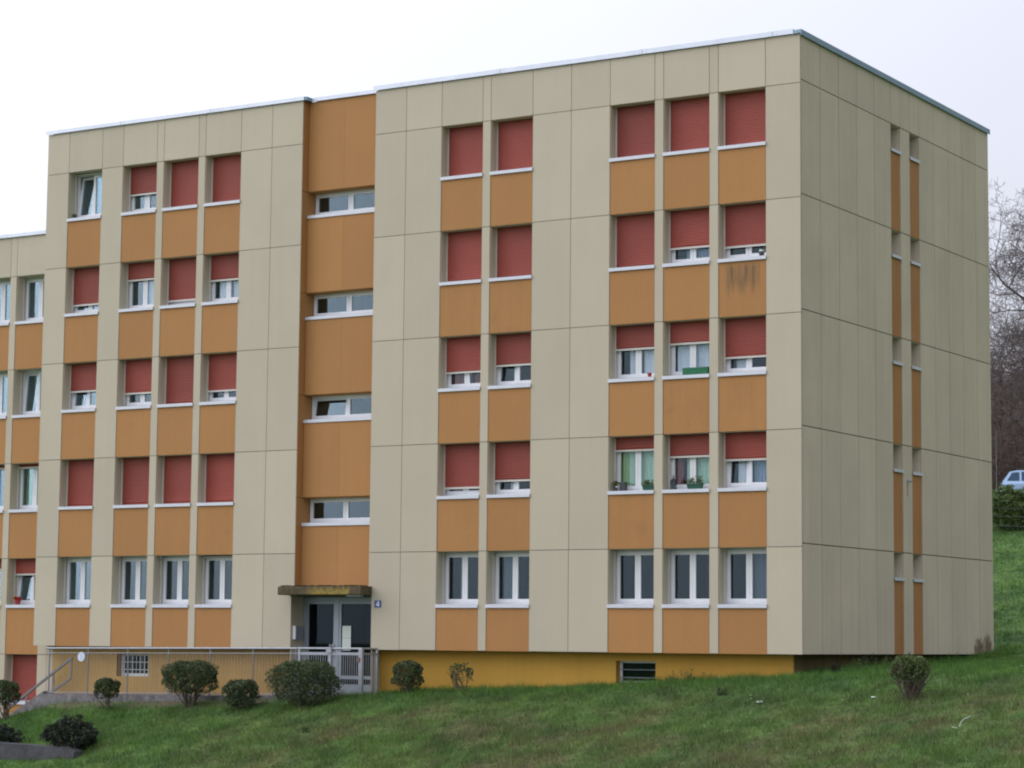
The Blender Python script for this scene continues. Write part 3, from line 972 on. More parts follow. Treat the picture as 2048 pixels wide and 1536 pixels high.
# --- copings in lengths with cover clips
def coping_run(x0, x1, y, breaks, mat='coping', depth=0.34, h=0.10, parent=house, z=ZT):
    xs = [x0] + [b for b in breaks if x0 < b < x1] + [x1]
    for a, c in zip(xs[:-1], xs[1:]):
        MB().prism([(y - 0.055, z - 0.005), (y - 0.055, z + h), (y + depth, z + h - 0.02), (y + depth, z - 0.005), (y + depth - 0.02, z - 0.004), (y + depth - 0.02, z + h - 0.035), (y - 0.040, z + h - 0.015), (y - 0.040, z - 0.005)], 'x', a + 0.004, c - 0.004).build('coping', mat, parent)
    for b in xs[1:-1]:
        MB().box(b - 0.12, b - 0.02, y - 0.059, y + depth + 0.002, z + 0.004, z + h + 0.004).build('coping_clip', mat, parent)
        MB().box(b + 0.02, b + 0.12, y - 0.059, y + depth + 0.002, z + 0.004, z + h + 0.004).build('coping_clip', mat, parent)
coping_run(-24.21, -14.81, 0.0, [-21.33, -18.06])
coping_run(-14.806, -12.512, SY, [])
coping_run(-12.505, -0.16, 0.0, [-8.49, -4.30, -0.70], h=0.115)
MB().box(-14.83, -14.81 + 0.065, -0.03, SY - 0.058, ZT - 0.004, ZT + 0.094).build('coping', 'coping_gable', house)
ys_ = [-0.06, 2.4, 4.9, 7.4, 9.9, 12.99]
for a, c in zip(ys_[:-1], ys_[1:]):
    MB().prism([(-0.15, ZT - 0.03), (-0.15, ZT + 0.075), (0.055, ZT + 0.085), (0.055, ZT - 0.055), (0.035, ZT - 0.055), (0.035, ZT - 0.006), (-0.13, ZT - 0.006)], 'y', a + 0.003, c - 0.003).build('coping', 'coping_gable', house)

# --- basement walls
base = MB()
BW_R = (-5.228, -4.12, -0.79, -0.205)
BW_L = (-21.346, -20.174, -0.83, -0.20)
def wall_with_hole(b, x0, x1, z0, z1, hole, y0, y1):
    hx0, hx1, hz0, hz1 = hole
    b.box(x0, hx0, y0, y1, z0, z1)
    b.box(hx1, x1, y0, y1, z0, z1)
    b.box(hx0, hx1, y0, y1, z0, hz0)
    b.box(hx0, hx1, y0, y1, hz1, z1)
dull = MB()
wall_with_hole(dull, -23.75, ENT[0] - 0.01, -3.2, 0.003, BW_L, 0.40, 0.72)
dull.build('basement_wall', 'yellow_dull', house)
wall_with_hole(base, ENT[1] + 0.01, -0.42, -2.2, 0.003, BW_R, 0.40, 0.72)
MB().box(-0.419, -0.4005, 0.402, 12.29, -1.8, 0.003).build('basement_wall', 'yellow_shaded', house)
base.box(-23.75, -0.43, 12.3, 12.6, -1.0, 0.003)
base.box(-23.75, -23.45, 0.721, 12.29, -3.0, 0.003)
base.build('basement_wall', 'yellow', house)
def basement_window(h, vbars, hbars):
    x0, x1, z0, z1 = h
    w = MB()
    y = 0.60
    fr = 0.075
    for q in ((x0, x0 + fr, z0, z1), (x1 - fr, x1, z0, z1), (x0 + fr, x1 - fr, z0, z0 + 0.09), (x0 + fr, x1 - fr, z1 - 0.05, z1)):
        w.box(q[0] + 0.002, q[1] - 0.002, y, y + 0.06, q[2] + 0.002, q[3] - 0.002)
    wo_ = w.build('window', 'pvc', house)
    MB().box(x0 + fr - 0.005, x1 - fr + 0.005, y + 0.022, y + 0.032, z0 + 0.083, z1 - 0.045).build('pane', 'glass_dark', wo_)
    MB().add([(x0 - .1, y + .07, z0 - .1), (x1 + .1, y + .07, z0 - .1), (x1 + .1, 2, z0 - .1), (x0 - .1, 2, z0 - .1), (x0 - .1, y + .07, z1 + .1), (x1 + .1, y + .07, z1 + .1), (x1 + .1, 2, z1 + .1), (x0 - .1, 2, z1 + .1)],
             [(0, 1, 2, 3), (4, 7, 6, 5), (1, 5, 6, 2), (2, 6, 7, 3), (3, 7, 4, 0)]).build('room', 'core', wo_, fix=False)
    for k in range(hbars):
        zz_ = z0 + (z1 - z0) * (k + 1) / (hbars + 1) - (0.02 if hbars > 1 else 0)
        MB().tube((x0 - 0.02, y - 0.025, zz_), (x1 + 0.02, y - 0.025, zz_), 0.011, None, 6).build('bar', 'pvc' if vbars else 'galv', wo_)
    for k in range(vbars):
        xx = x0 + (x1 - x0) * (k + 1) / (vbars + 1)
        MB().tube((xx, y - 0.04, z0 - 0.0), (xx, y - 0.04, z1 - 0.0), 0.011, None, 6).build('bar', 'pvc', wo_)
basement_window(BW_R, 0, 2)
basement_window(BW_L, 7, 2)

# --- entrance
YD = 0.56
ez0 = -1.16
MB().box(ENT[0] - 0.016, ENT[0], TH + 0.002, YD + 0.10, ez0, 1.44).build('reveal', 'cream', house)
MB().box(ENT[1], ENT[1] + 0.016, TH + 0.002, YD + 0.10, ez0, 1.44).build('reveal', 'cream', house)
MB().box(ENT[0] - 0.02, ENT[1] + 0.02, 0.275, YD + 0.14, 1.395, 1.60).build('head_lining', 'concrete', house)
d = MB()
dx0, dx1, dz0, dz1 = ENT[0] + 0.006, ENT[1] - 0.006, ez0, 1.385
dm = -13.84
for q in ((dx0, dx0 + 0.10, dz0, dz1), (dx1 - 0.10, dx1, dz0, dz1), (dx0 + 0.10, dx1 - 0.10, dz1 - 0.10, dz1), (dm - 0.05, dm + 0.05, dz0, dz1 - 0.10)):
    d.box(q[0], q[1], YD, YD + 0.08, q[2], q[3])
door = d.build('entrance_door', 'door_alu', house)
for a, c in ((dx0 + 0.10, dm - 0.05), (dm + 0.05, dx1 - 0.10)):
    lf = MB()
    st = 0.075
    for q in ((a + 0.004, a + st, dz0 + 0.01, dz1 - 0.105), (c - st, c - 0.004, dz0 + 0.01, dz1 - 0.105), (a + st, c - st, dz1 - 0.18, dz1 - 0.105), (a + st, c - st, -0.79, -0.70), (a + st, c - st, dz0 + 0.01, -0.93)):
        lf.box(q[0], q[1], YD + 0.012, YD + 0.066, q[2], q[3])
    lf.build('door_leaf', 'door_alu', door)
    MB().box(a + st - 0.004, c - st + 0.004, YD + 0.034, YD + 0.044, -0.704, dz1 - 0.176).build('pane', 'glass_door', door)
    MB().box(a + st - 0.004, c - st + 0.004, YD + 0.034, YD + 0.044, -0.934, -0.786).build('pane', 'glass_door', door)
MB().bar((dm - 0.10, YD - 0.035, 0.15), (dm - 0.10, YD - 0.035, -0.25), 0.03, 0.03).build('pull_handle', 'galv', door)
MB().add([(ENT[0] - .3, YD + .09, ez0), (ENT[1] + .3, YD + .09, ez0), (ENT[1] + .3, 4.0, ez0), (ENT[0] - .3, 4.0, ez0), (ENT[0] - .3, YD + .09, 1.5), (ENT[1] + .3, YD + .09, 1.5), (ENT[1] + .3, 4.0, 1.5), (ENT[0] - .3, 4.0, 1.5)],
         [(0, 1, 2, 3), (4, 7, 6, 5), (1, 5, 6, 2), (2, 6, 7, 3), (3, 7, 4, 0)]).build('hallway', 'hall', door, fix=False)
MB().box(ENT[0] - 0.5, ENT[1] + 0.5, -0.10, YD + 0.2, ez0 - 0.5, ez0 - 0.004).build('threshold', 'concrete', house)
# canopy slab with rounded drip edge
cv = MB().prism([(-0.52, 1.44), (-0.52, 1.63), (-0.505, 1.645), (0.255, 1.66), (0.255, 1.425), (-0.48, 1.425)], 'x', -15.03, -12.335)
canopy = cv.build('canopy', 'canopy', house)
MB().box(-12.95, -12.50, -0.30, -0.16, 1.385, 1.424).build('light_fixture', 'sign_white', canopy)

_g = np.random.default_rng(55)
_n = 900
_p = np.stack([_g.uniform(-15.0, -12.36, _n), _g.uniform(-0.51, -0.1, _n), 1.648 + 0.03 * _g.random(_n) ** 2], 1)
_q = quad_soup(_p, 0.045, _g, 0.7)
tri_mesh('moss', _q, 'leaf_dark', _g.random(_n), True, canopy, (-13.7, -0.3, 1.645))['kind'] = 'stuff'
tag(MB().box(-13.67, -13.39, YD + 0.006, YD + 0.010, 0.30, 0.62).build('paper_notice', 'paper'), 'upper pale paper notice taped to the glass entrance door', 'notice')
tag(MB().box(-13.67, -13.39, YD + 0.006, YD + 0.010, -0.03, 0.294).build('paper_notice', 'paper'), 'lower pale paper notice taped to the glass entrance door', 'notice')

# intercom / letter panel on the entrance cheek
ic = empty('intercom_panel', (-14.955, 0.25, 0.24), 'grey intercom panel with white edge on the entrance side wall', 'intercom')
MB().box(-14.968, -14.90, 0.14, 0.46, 0.24, 0.60).build('housing', 'door_alu', ic)
MB().box(-14.968, -14.885, 0.10, 0.138, 0.25, 0.61).build('edge_strip', 'enamel_white', ic)

# house number plate: white 4 on blue enamel
nb = empty('house_number_plate', (-12.137, 0, 1.10), 'small blue enamel plate with a white number 4', 'sign')
MB().box(-12.245, -12.03, -0.012, -0.001, 1.10, 1.285).build('plate', 'enamel_blue', nb)
b = MB()
cx, cz = -12.137, 1.122
for q in ((0.012, 0.037, 0.0, 0.140), (-0.050, 0.055, 0.030, 0.052)):
    b.box(cx + q[0], cx + q[1], -0.0150, -0.0125, cz + q[2], cz + q[3])
b.prism([(cx - 0.050, cz + 0.052), (cx - 0.024, cz + 0.0521), (cx + 0.0119, cz + 0.118), (cx + 0.0119, cz + 0.140)], 'y', -0.0150, -0.0125)
b.build('digit', 'enamel_white', nb)

# ------------------------------------------------------------------ lower wing
WY = 0.6
wing = empty('apartment_building', (-29.0, 6.0, -3.0), 'lower beige apartment wing with orange spandrels adjoining the outdoor steps', 'building')
WL = [L[1] - H] + L[1:5]                 # -0.256, 2.544, 5.344, 8.144, 10.944
WZT = L[4] + 1.20
WC = [(-24.54, -24.17, 0), (-25.80, -24.54, 'W'), (-26.05, -25.80, 0), (-27.31, -26.05, 'V'), (-27.56, -27.31, 0), (-28.82, -27.56, 'U'), (-29.9, -28.82, 0), (-31.0, -29.9, 0), (-32.26, -31.0, 'T'), (-33.4, -32.26, 0)]
WSH = {'W': (0.03, 0.02, 0.10, 0.36, 1), 'V': (0.03, 0.03, 0.10, 0.25, 1), 'U': (1, 0.4, 0.2, 1, 1), 'T': (0.5, 1, 0.2, 1, 1)}
WT = {('W', 3): 5, ('W', 1): 7, ('V', 4): 0}
WCU = {('W', 3): [('curtain_green', .3, .95, 0.25)], ('W', 2): [('curtain_lime', .15, .95, 0)], ('V', 3): [('curtain_blue', .3, .95, 0)]}
wcore = MB()
WB = -3.1
for (x0, x1, wn) in WC:
    if not wn:
        for a, b_ in zip([WB] + WL, WL + [WZT]):
            panel(x0, x1, a, b_, WY, 'cream', wing)
        wcore.box(x0 + 0.014, x1 - 0.014, WY + TH + 0.012, WY + 0.46, WB, WZT)
    else:
        panel(x0, x1, WL[4], WZT, WY, 'cream', wing)
        wcore.box(x0 - 0.014, x1 + 0.014, WY + TH + 0.012, WY + 0.46, WL[4] + 0.024, WZT)
        for r in (4, 3, 2, 1, 0):
            zt_ = WL[r]
            zb = WL[r - 1] if r else WB
            MB().box(x0 + 0.006, x1 - 0.006, WY + 0.012, WY + 0.012 + TH, zb + GAP, zt_ - SILL - LIP + 0.02).build('spandrel_panel', 'orange', wing)
            wcore.box(x0 - 0.014, x1 + 0.014, WY + TH + 0.012, WY + 0.46, zb + 0.024, zt_ - SILL - 0.045)
            facade_window(wing, x0, x1, zt_, yoff=WY, shut=WSH[wn][4 - r], tilt=WT.get((wn, r), 0), curtain=WCU.get((wn, r)))
MB().box(-24.165, -23.745, WY, WY + TH, WB, WL[0] - GAP).build('cladding_panel', 'cream', wing)
MB().box(-24.165, -23.745, WY, WY + TH, WL[0] + GAP, -0.006).build('cladding_panel', 'cream', wing)
wcore.box(-33.38, -24.19, 12.0, 12.4, WB, WZT)
wcore.box(-33.38, -33.0, WY + 0.48, 11.99, WB, WZT)
wcore.box(-24.5, -24.19, WY + 0.48, 11.99, WB, WZT)
wcore.build('core_wall', 'core', wing)
MB().box(-33.43, -33.39, WY, 12.42, WB, WZT).build('end_wall', 'cream', wing)
MB().box(-32.9, -24.6, WY + 0.6, 11.9, WZT - 0.4, WZT - 0.2).build('roof', 'roof', wing)
coping_run(-33.45, -24.21, WY, [-29.5], parent=wing, z=WZT)

# ------------------------------------------------------------------ terrace, steps, railings
def tz(x):
    return np.interp(x, [-22.8, -12.0], [-1.335, -1.20])
xt = np.linspace(-22.8, -11.6, 9)
b = MB()
b.prism([(-22.8, -2.6), (-11.6, -2.2), (-11.6, float(tz(-11.6))), (-22.8, float(tz(-22.8)))], 'y', -1.0, 0.395)
tag(b.build('terrace', 'concrete'), kind='structure')
# steps down to the wing, along the house
st = empty('outdoor_steps', (-23.8, -0.3, -2.4), 'worn concrete steps leading from the terrace down towards the lower wing', 'steps')
rise, run = 0.158, 0.30
for k in range(6):
    x1 = -22.803 - k * run
    zt_ = -1.335 - (k + 1) * rise
    MB().box(x1 - run + 0.002, x1, -0.80, 0.36, zt_ - 0.30, zt_).build('step', 'concrete', st)
MB().prism([(-22.803, -1.26), (-22.803, -2.4), (-25.0, -3.0), (-25.0, -2.46)], 'y', -1.0, -0.805).build('stringer', 'concrete', st)

def railing():
    r = empty('terrace_railing', (-18.4, -0.9, -1.3), 'long galvanised railing with thin upright bars along the terrace edge', 'railing')
    xp = [-22.693, -21.264, -19.832, -18.396, -16.957, -15.517, -14.099]
    top = lambda x: float(np.interp(x, [-22.7, -14.1], [-0.060, 0.016]))
    mid = lambda x: top(x) - 0.128
    bot = lambda x: float(np.interp(x, [-22.7, -14.1], [-1.283, -1.178]))
    y = -0.9
    xa, xb = -22.80, -14.06
    MB().tube((xa, y, top(xa)), (xb, y, top(xb)), 0.026, None, 8).build('top_rail', 'galv', r)
    MB().bar((xa + 0.05, y, mid(xa)), (xb, y, mid(xb)), 0.03, 0.018).build('middle_rail', 'galv', r)
    MB().bar((xa + 0.05, y, bot(xa)), (xb, y, bot(xb)), 0.03, 0.018).build('bottom_rail', 'galv', r)
    for x in xp:
        MB().bar((x, y - 0.004, bot(x) - 0.28), (x, y - 0.004, top(x) - 0.02), 0.040, 0.020).build('post', 'galv_old', r)
    for a, c in zip(xp[:-1], xp[1:]):
        n = 14
        for k in range(1, n):
            x = a + (c - a) * k / n
            MB().tube((x, y, bot(x)), (x, y, mid(x)), 0.0055, None, 5, caps=False).build('baluster', 'galv', r)
    return r
railing()

g = empty('entrance_gate', (-13.0, -0.9, -1.2), 'heavy grey steel guard with close bars and lock in front of the entrance door', 'gate')
y = -0.9
MB().tube((-14.04, y, 0.018), (-11.99, y, 0.026), 0.028, None, 8).build('top_rail', 'galv', g)
MB().bar((-14.04, y, -0.115), (-11.98, y, -0.108), 0.04, 0.075).build('upper_rail', 'galv', g)
MB().bar((-13.9, y, -1.13), (-11.98, y, -1.12), 0.04, 0.05).build('lower_rail', 'galv', g)
MB().bar((-13.0, y, -1.30), (-13.0, y, 0.0), 0.085, 0.06).build('post', 'galv', g)
MB().bar((-13.98, y, -1.30), (-13.98, y, 0.0), 0.06, 0.06).build('post', 'galv', g)
MB().bar((-12.02, y, -1.30), (-12.02, y, 0.02), 0.12, 0.08).build('post', 'galv', g)
MB().box(-13.09, -12.93, -0.965, -0.86, -0.09, 0.06).build('lock_box', 'galv', g)
MB().tube((-13.0, -0.93, 0.05), (-13.0, -0.93, 0.14), 0.012, None, 6).build('latch_handle', 'galv', g)
MB().tube((-13.0, -0.93, 0.10), (-12.86, -0.93, 0.10), 0.010, None, 6).build('latch_handle', 'galv', g)
MB().box(-12.10, -12.03, -0.97, -0.95, -0.32, -0.20).build('lock_plate', 'rust', g)
for k in range(1, 13):
    x = -13.98 + (0.98) * k / 13
    MB().tube((x, y, -1.12), (x, y, -0.115), 0.009, None, 6, caps=False).build('baluster', 'galv', g)
for k in range(1, 14):
    x = -13.0 + (0.98) * k / 14
    MB().tube((x, y, -1.12), (x, y, -0.115), 0.009, None, 6, caps=False).build('baluster', 'galv', g)
# return towards the house
xr = -12.03
MB().tube((xr, -0.87, 0.026), (xr, -0.16, 0.026), 0.024, None, 8).build('return_rail', 'galv', g)
MB().bar((xr, -0.85, -0.11), (xr, -0.16, -0.11), 0.04, 0.06).build('return_rail', 'galv', g)
MB().bar((xr, -0.16, -1.28), (xr, -0.16, 0.02), 0.05, 0.05).build('post', 'galv', g)
for k in range(1, 7):
    yy = -0.86 + 0.70 * k / 7
    MB().tube((xr, yy, -1.18), (xr, yy, -0.11), 0.009, None, 6, caps=False).build('baluster', 'galv', g)
MB().bar((xr, -0.85, -1.15), (xr, -0.16, -1.15), 0.04, 0.05).build('return_rail', 'galv', g)

# sloping handrail beside the steps
hr = empty('stair_handrail', (-23.6, 0.1, -2.2), 'sloping galvanised handrail with lower bar beside the concrete steps', 'handrail')
MB().bar((-22.75, 0.1, -0.335), (-25.1, 0.1, -1.80), 0.06, 0.06).build('hand_rail', 'galv_old', hr)
MB().bar((-22.78, 0.1, -0.92), (-25.0, 0.1, -2.15), 0.055, 0.05).build('lower_bar', 'galv_old', hr)
for x, za, zb in ((-22.77, -0.92, -0.32), (-23.43, -1.60, -0.76), (-24.44, -2.25, -1.40)):
    MB().bar((x, 0.1, za), (x, 0.1, zb), 0.05, 0.03).build('post', 'galv_old', hr)

# round sign fixed to the railing
sg = empty('round_sign', (-21.49, -0.94, -0.41), 'small round white sign with a pale blue mark on the terrace railing', 'sign')
b = MB()
b.tube((-21.49, -0.925, -0.285), (-21.49, -0.940, -0.285), 0.135, None, 28)
b.build('disc', 'sign_white', sg)
b = MB()
n = 28
vs, fs = [], []
for k in range(n):
    w = 2 * math.pi * k / n
    for rr in (0.112, 0.127):
        vs.append((-21.49 + rr * math.cos(w), -0.9425, -0.285 + rr * math.sin(w)))
for k in range(n):
    fs.append((2 * k, 2 * k + 1, (2 * k + 3) % (2 * n), (2 * k + 2) % (2 * n)))
b.add(vs, fs).build('rim_line', 'sign_blue', sg)
MB().box(-21.505, -21.470, -0.9435, -0.9405, -0.36, -0.21).build('mark', 'sign_blue', sg)

# ------------------------------------------------------------------ things on the sills
def sill_y(yoff=0.0): return yoff + 0.12
def sz(r, y=0.12): return L[r] - SILL + 0.03 * (y + 0.033) / 0.43 + 0.004
z = sz(3)
b = MB()
nseg = 14
for k in range(nseg):                 # woven screen box: ribs of slightly different depth
    x0_ = -3.20 + 0.69 * k / nseg
    for j in range(4):
        o_ = 0.006 * ((k + j) % 2)
        b.box(x0_, x0_ + 0.69 / nseg - 0.002, 0.03 - o_, 0.21 + o_, z + 0.002 + j * 0.042, z + 0.040 + j * 0.042)
tag(b.build('planter_box', 'planter_weave'), 'bright green woven planter box on a window sill', 'planter')

p = empty('flower_pot', (-4.16, 0.12, z), 'small red plastic flower pot alone on a window sill', 'pot')
MB().lathe([(0.040, 0.0), (0.052, 0.075), (0.058, 0.076), (0.060, 0.10), (0.052, 0.10), (0.048, 0.085)], (-4.16, 0.12, z), 16).build('pot', 'terracotta', p)

def leaf_soup(c, r, n, size, seed, flat=1.0):
    g_ = np.random.default_rng(seed)
    d_ = g_.normal(size=(n, 3)); d_ /= np.linalg.norm(d_, axis=1)[:, None]
    p_ = np.array(c) + d_ * (np.array(r) * (g_.random(n) ** 0.4)[:, None])
    return quad_soup(p_, size, g_)

def trough(x0, x1, y0, y1, z, h, label, seed, plant_r, leafmat='leaf_bright', n=240):
    t_ = empty('window_box', ((x0 + x1) / 2, (y0 + y1) / 2, z), label, 'planter')
    b = MB()
    s = 0.02
    b.add([(x0 + s, y0 + s, z), (x1 - s, y0 + s, z), (x1 - s, y1 - s, z), (x0 + s, y1 - s, z), (x0, y0, z + h), (x1, y0, z + h), (x1, y1, z + h), (x0, y1, z + h)],
          [(0, 3, 2, 1), (0, 1, 5, 4), (1, 2, 6, 5), (2, 3, 7, 6), (3, 0, 4, 7), (4, 5, 6, 7)])
    b.box(x0 - 0.008, x1 + 0.008, y0 - 0.008, y1 + 0.008, z + h - 0.018, z + h + 0.004)
    b.build('trough', 'planter_green', t_)
    g_ = np.random.default_rng(seed)
    pts = []
    for k in range(7):
        cx_ = x0 + 0.03 + (x1 - x0 - 0.06) * g_.random()
        top_ = z + h + plant_r * (0.6 + 0.8 * g_.random())
        m_ = n // 7
        f_ = g_.random(m_)
        pts.append(np.stack([cx_ + g_.normal(size=m_) * 0.035, (y0 + y1) / 2 + g_.normal(size=m_) * 0.03, z + h + (top_ - z - h) * f_], 1))
    pts = np.concatenate(pts)
    q = quad_soup(pts, 0.045, g_)
    tri_mesh('foliage', q, leafmat, g_.random(len(pts)), True, t_, ((x0 + x1) / 2, (y0 + y1) / 2, z + h))
    return t_

z = sz(2)
trough(-4.33, -4.00, 0.05, 0.20, z, 0.12, 'dark green window box with sprouting plants at the sill end of the green curtained window', 3, 0.10)
trough(-3.10, -2.70, 0.05, 0.20, z, 0.12, 'dark green window box with leggy plants beside the black lantern', 5, 0.15)
pt = empty('potted_plant', (-5.10, 0.10, z), 'small leafy plant in a dark pot in the corner of a window sill', 'plant')
MB().lathe([(0.04, 0), (0.055, 0.09), (0.060, 0.09), (0.060, 0.105)], (-5.10, 0.10, z), 12).build('pot', 'dark_plastic', pt)
tri_mesh('foliage', leaf_soup((-5.10, 0.10, z + 0.17), (0.10, 0.08, 0.08), 160, 0.05, 8), 'leaf_bright', rng.random(160), True, pt, (-5.10, 0.10, z + 0.10))
jr = empty('jar', (-5.02, 0.02, z), 'tiny white topped jar in front of a potted plant on a sill', 'jar')
MB().lathe([(0.03, 0), (0.033, 0.05), (0.02, 0.065), (0.02, 0.08)], (-5.02, 0.02, z), 12).build('body', 'dark_plastic', jr)
MB().lathe([(0.024, 0.081), (0.024, 0.105)], (-5.02, 0.02, z), 12).build('lid', 'enamel_white', jr)
bxo = empty('dark_container', (-4.90, 0.14, z), 'square black container standing between plant and window box on a sill', 'container')
b = MB().box(-4.98, -4.82, 0.08, 0.20, z, z + 0.20)
b.box(-4.985, -4.815, 0.075, 0.205, z + 0.185, z + 0.21)
b.build('body', 'dark_plastic', bxo)
ln = empty('lantern', (-3.49, 0.12, z), 'black metal lantern with pointed roof on a window sill', 'lantern')
cx, cy = -3.49, 0.12
MB().box(cx - 0.065, cx + 0.065, cy - 0.065, cy + 0.065, z, z + 0.025).build('base', 'iron', ln)
for sx in (-1, 1):
    for sy in (-1, 1):
        MB().box(cx + sx * 0.052 - 0.008, cx + sx * 0.052 + 0.008, cy + sy * 0.052 - 0.008, cy + sy * 0.052 + 0.008, z + 0.026, z + 0.20).build('corner_post', 'iron', ln)
MB().box(cx - 0.040, cx + 0.040, cy - 0.040, cy + 0.040, z + 0.03, z + 0.195).build('glass', 'glass_dark', ln)
MB().lathe([(0.095, 0.201), (0.05, 0.245), (0.022, 0.27), (0.022, 0.29), (0.008, 0.30)], (cx, cy, z), 4).build('roof', 'iron', ln)
MB().lathe([(0.007, 0.30), (0.020, 0.325), (0.007, 0.345)], (cx, cy, z), 8).build('ring', 'iron', ln)
z = sz(4)
mg = empty('mug', (-1.06, 0.05, z), 'dark mug with a pale band at the sill above the algae streaks', 'mug')
MB().lathe([(0.055, 0), (0.060, 0.02), (0.060, 0.17), (0.052, 0.17), (0.050, 0.02)], (-1.06, 0.05, z), 16).build('body', 'dark_plastic', mg)
MB().lathe([(0.0615, 0.10), (0.0615, 0.14)], (-1.06, 0.05, z), 16).build('band', 'curtain_green', mg)
MB().box(-1.14, -1.12, 0.04, 0.06, z + 0.05, z + 0.13).build('handle', 'dark_plastic', mg)
z = sz(5)
pt = empty('potted_plant', (-23.22, 0.16, z), 'tiny green plant in the corner of a sill under a tilted window', 'plant')
MB().lathe([(0.035, 0), (0.05, 0.06), (0.052, 0.07)], (-23.20, 0.16, z), 12).build('pot', 'planter_green', pt)
tri_mesh('foliage', leaf_soup((-23.20, 0.16, z + 0.10), (0.09, 0.05, 0.05), 120, 0.04, 9), 'leaf_bright', rng.random(120), True, pt, (-23.20, 0.16, z + 0.07))
zq = WL[1] - SILL + 0.03 * (0.12 + 0.033) / 0.43 + 0.004
pt = empty('potted_plant', (-25.50, WY + 0.12, zq), 'red and yellow flowers in a red pot on a sill of the lower wing', 'plant')
MB().lathe([(0.07, 0), (0.095, 0.10), (0.10, 0.10), (0.10, 0.12)], (-25.48, WY + 0.12, zq), 14).build('pot', 'terracotta', pt)
tri_mesh('blossoms', leaf_soup((-25.46, WY + 0.12, zq + 0.17), (0.15, 0.08, 0.06), 160, 0.06, 19), 'red_petal', None, True, pt, (-25.46, WY + 0.12, zq + 0.12))
tri_mesh('blossoms', leaf_soup((-25.58, WY + 0.10, zq + 0.21), (0.08, 0.06, 0.04), 60, 0.06, 20), 'yellow_plastic', None, True, pt, (-25.58, WY + 0.10, zq + 0.12))

# ------------------------------------------------------------------ shrubs
def wander(b, p, d, length, r, g_, seg=5, jitter=0.22, r_end=None):
    """a crooked stem; returns points along it"""
    pts = [Vector(p)]
    d = Vector(d).normalized()
    r_end = r * 0.45 if r_end is None else r_end
    for k in range(seg):
        d = (d + Vector(g_.normal(size=3)) * jitter + Vector((0, 0, 0.05))).normalized()
        q = pts[-1] + d * (length / seg)
        ra = r + (r_end - r) * k / seg
        rb = r + (r_end - r) * (k + 1) / seg
        b.tube(pts[-1], q, ra, rb, 5, caps=False)
        pts.append(q)
    return pts, d

def shrub(label, x, y, w, h, seed, mat='leaf_box', n=5200, stems=9, leaf=0.055, low=0.30, holes=0.45, dep=None, lean=0.0, group=None, sink=0.05, blocky=2.6, name='shrub', ragged=0.27):
    g_ = np.random.default_rng(seed)
    z0 = float(gz(x, y)) - sink
    s_ = empty(name, (x, y, z0), label, 'shrub', group)
    dep = dep or w * 0.85
    b = MB()
    c = np.array([x + lean * 0.5, y, z0 + h * (0.5 + low / 2)])
    rad = np.array([w / 2, dep / 2, h * (1 - low) / 2])
    anchors = []
    for k in range(stems):
        a = 2 * math.pi * (k + g_.random()) / stems
        tx, ty = math.cos(a) * rad[0] * (0.35 + 0.55 * g_.random()), math.sin(a) * rad[1] * (0.35 + 0.55 * g_.random())
        base_ = Vector((x + tx * 0.22, y + ty * 0.22, z0 - 0.05))
        tgt = Vector((c[0] + tx, c[1] + ty, c[2] + rad[2] * (0.1 + 0.6 * g_.random())))
        ln_ = (tgt - base_).length
        pts, d_ = wander(b, base_, tgt - base_, ln_, 0.016 + 0.008 * g_.random(), g_, 6, 0.16)
        anchors += pts[3:]
        for m_ in range(4):
            q = pts[2 + int(g_.integers(0, 4))]
            dd = Vector(g_.normal(size=3)) + Vector((0, 0, 0.9))
            p2, _ = wander(b, q, dd, h * 0.28, 0.008, g_, 3, 0.3)
            anchors += p2[1:]
    b.build('stems', 'stem', s_, fix=False)
    # leaves: clumps inside a trimmed, slightly boxy outline
    pts = []
    tot = 0
    while tot < n:
        m_ = n * 2
        u_ = g_.uniform(-1, 1, size=(m_, 3))
        rr = (np.abs(u_) ** blocky).sum(1) ** (1 / blocky)
        keep = rr < 1.0
        keep &= g_.random(m_) < np.clip(0.10 + 1.1 * rr ** 3, 0, 1)
        # fewer leaves towards the underside
        keep &= g_.random(m_) < np.clip(0.35 + 0.75 * (u_[:, 2] + 0.75), 0.10, 1)
        u_ = u_[keep]
        p_ = c + u_ * rad
        bumpv = np.array([mnoise.noise((float(q[0]) * 4.2 + seed, float(q[1]) * 4.2, float(q[2]) * 4.2)) for q in p_])
        p_ += (u_ * rad) * (bumpv * ragged)[:, None]
        gap_ = np.array([mnoise.noise((float(q[0]) * 7 + seed * 3.1, float(q[1]) * 7, float(q[2]) * 7)) for q in p_])
        p_ = p_[gap_ > -0.5 + holes * 0.8]
        pts.append(p_)
        tot += len(p_)
    pts = np.concatenate(pts)[:n]
    q = quad_soup(pts, leaf, g_, 0.6)
    tri_mesh('foliage', q, mat, g_.random(n), True, s_, (c[0], c[1], z0 + h * low))
    return s_

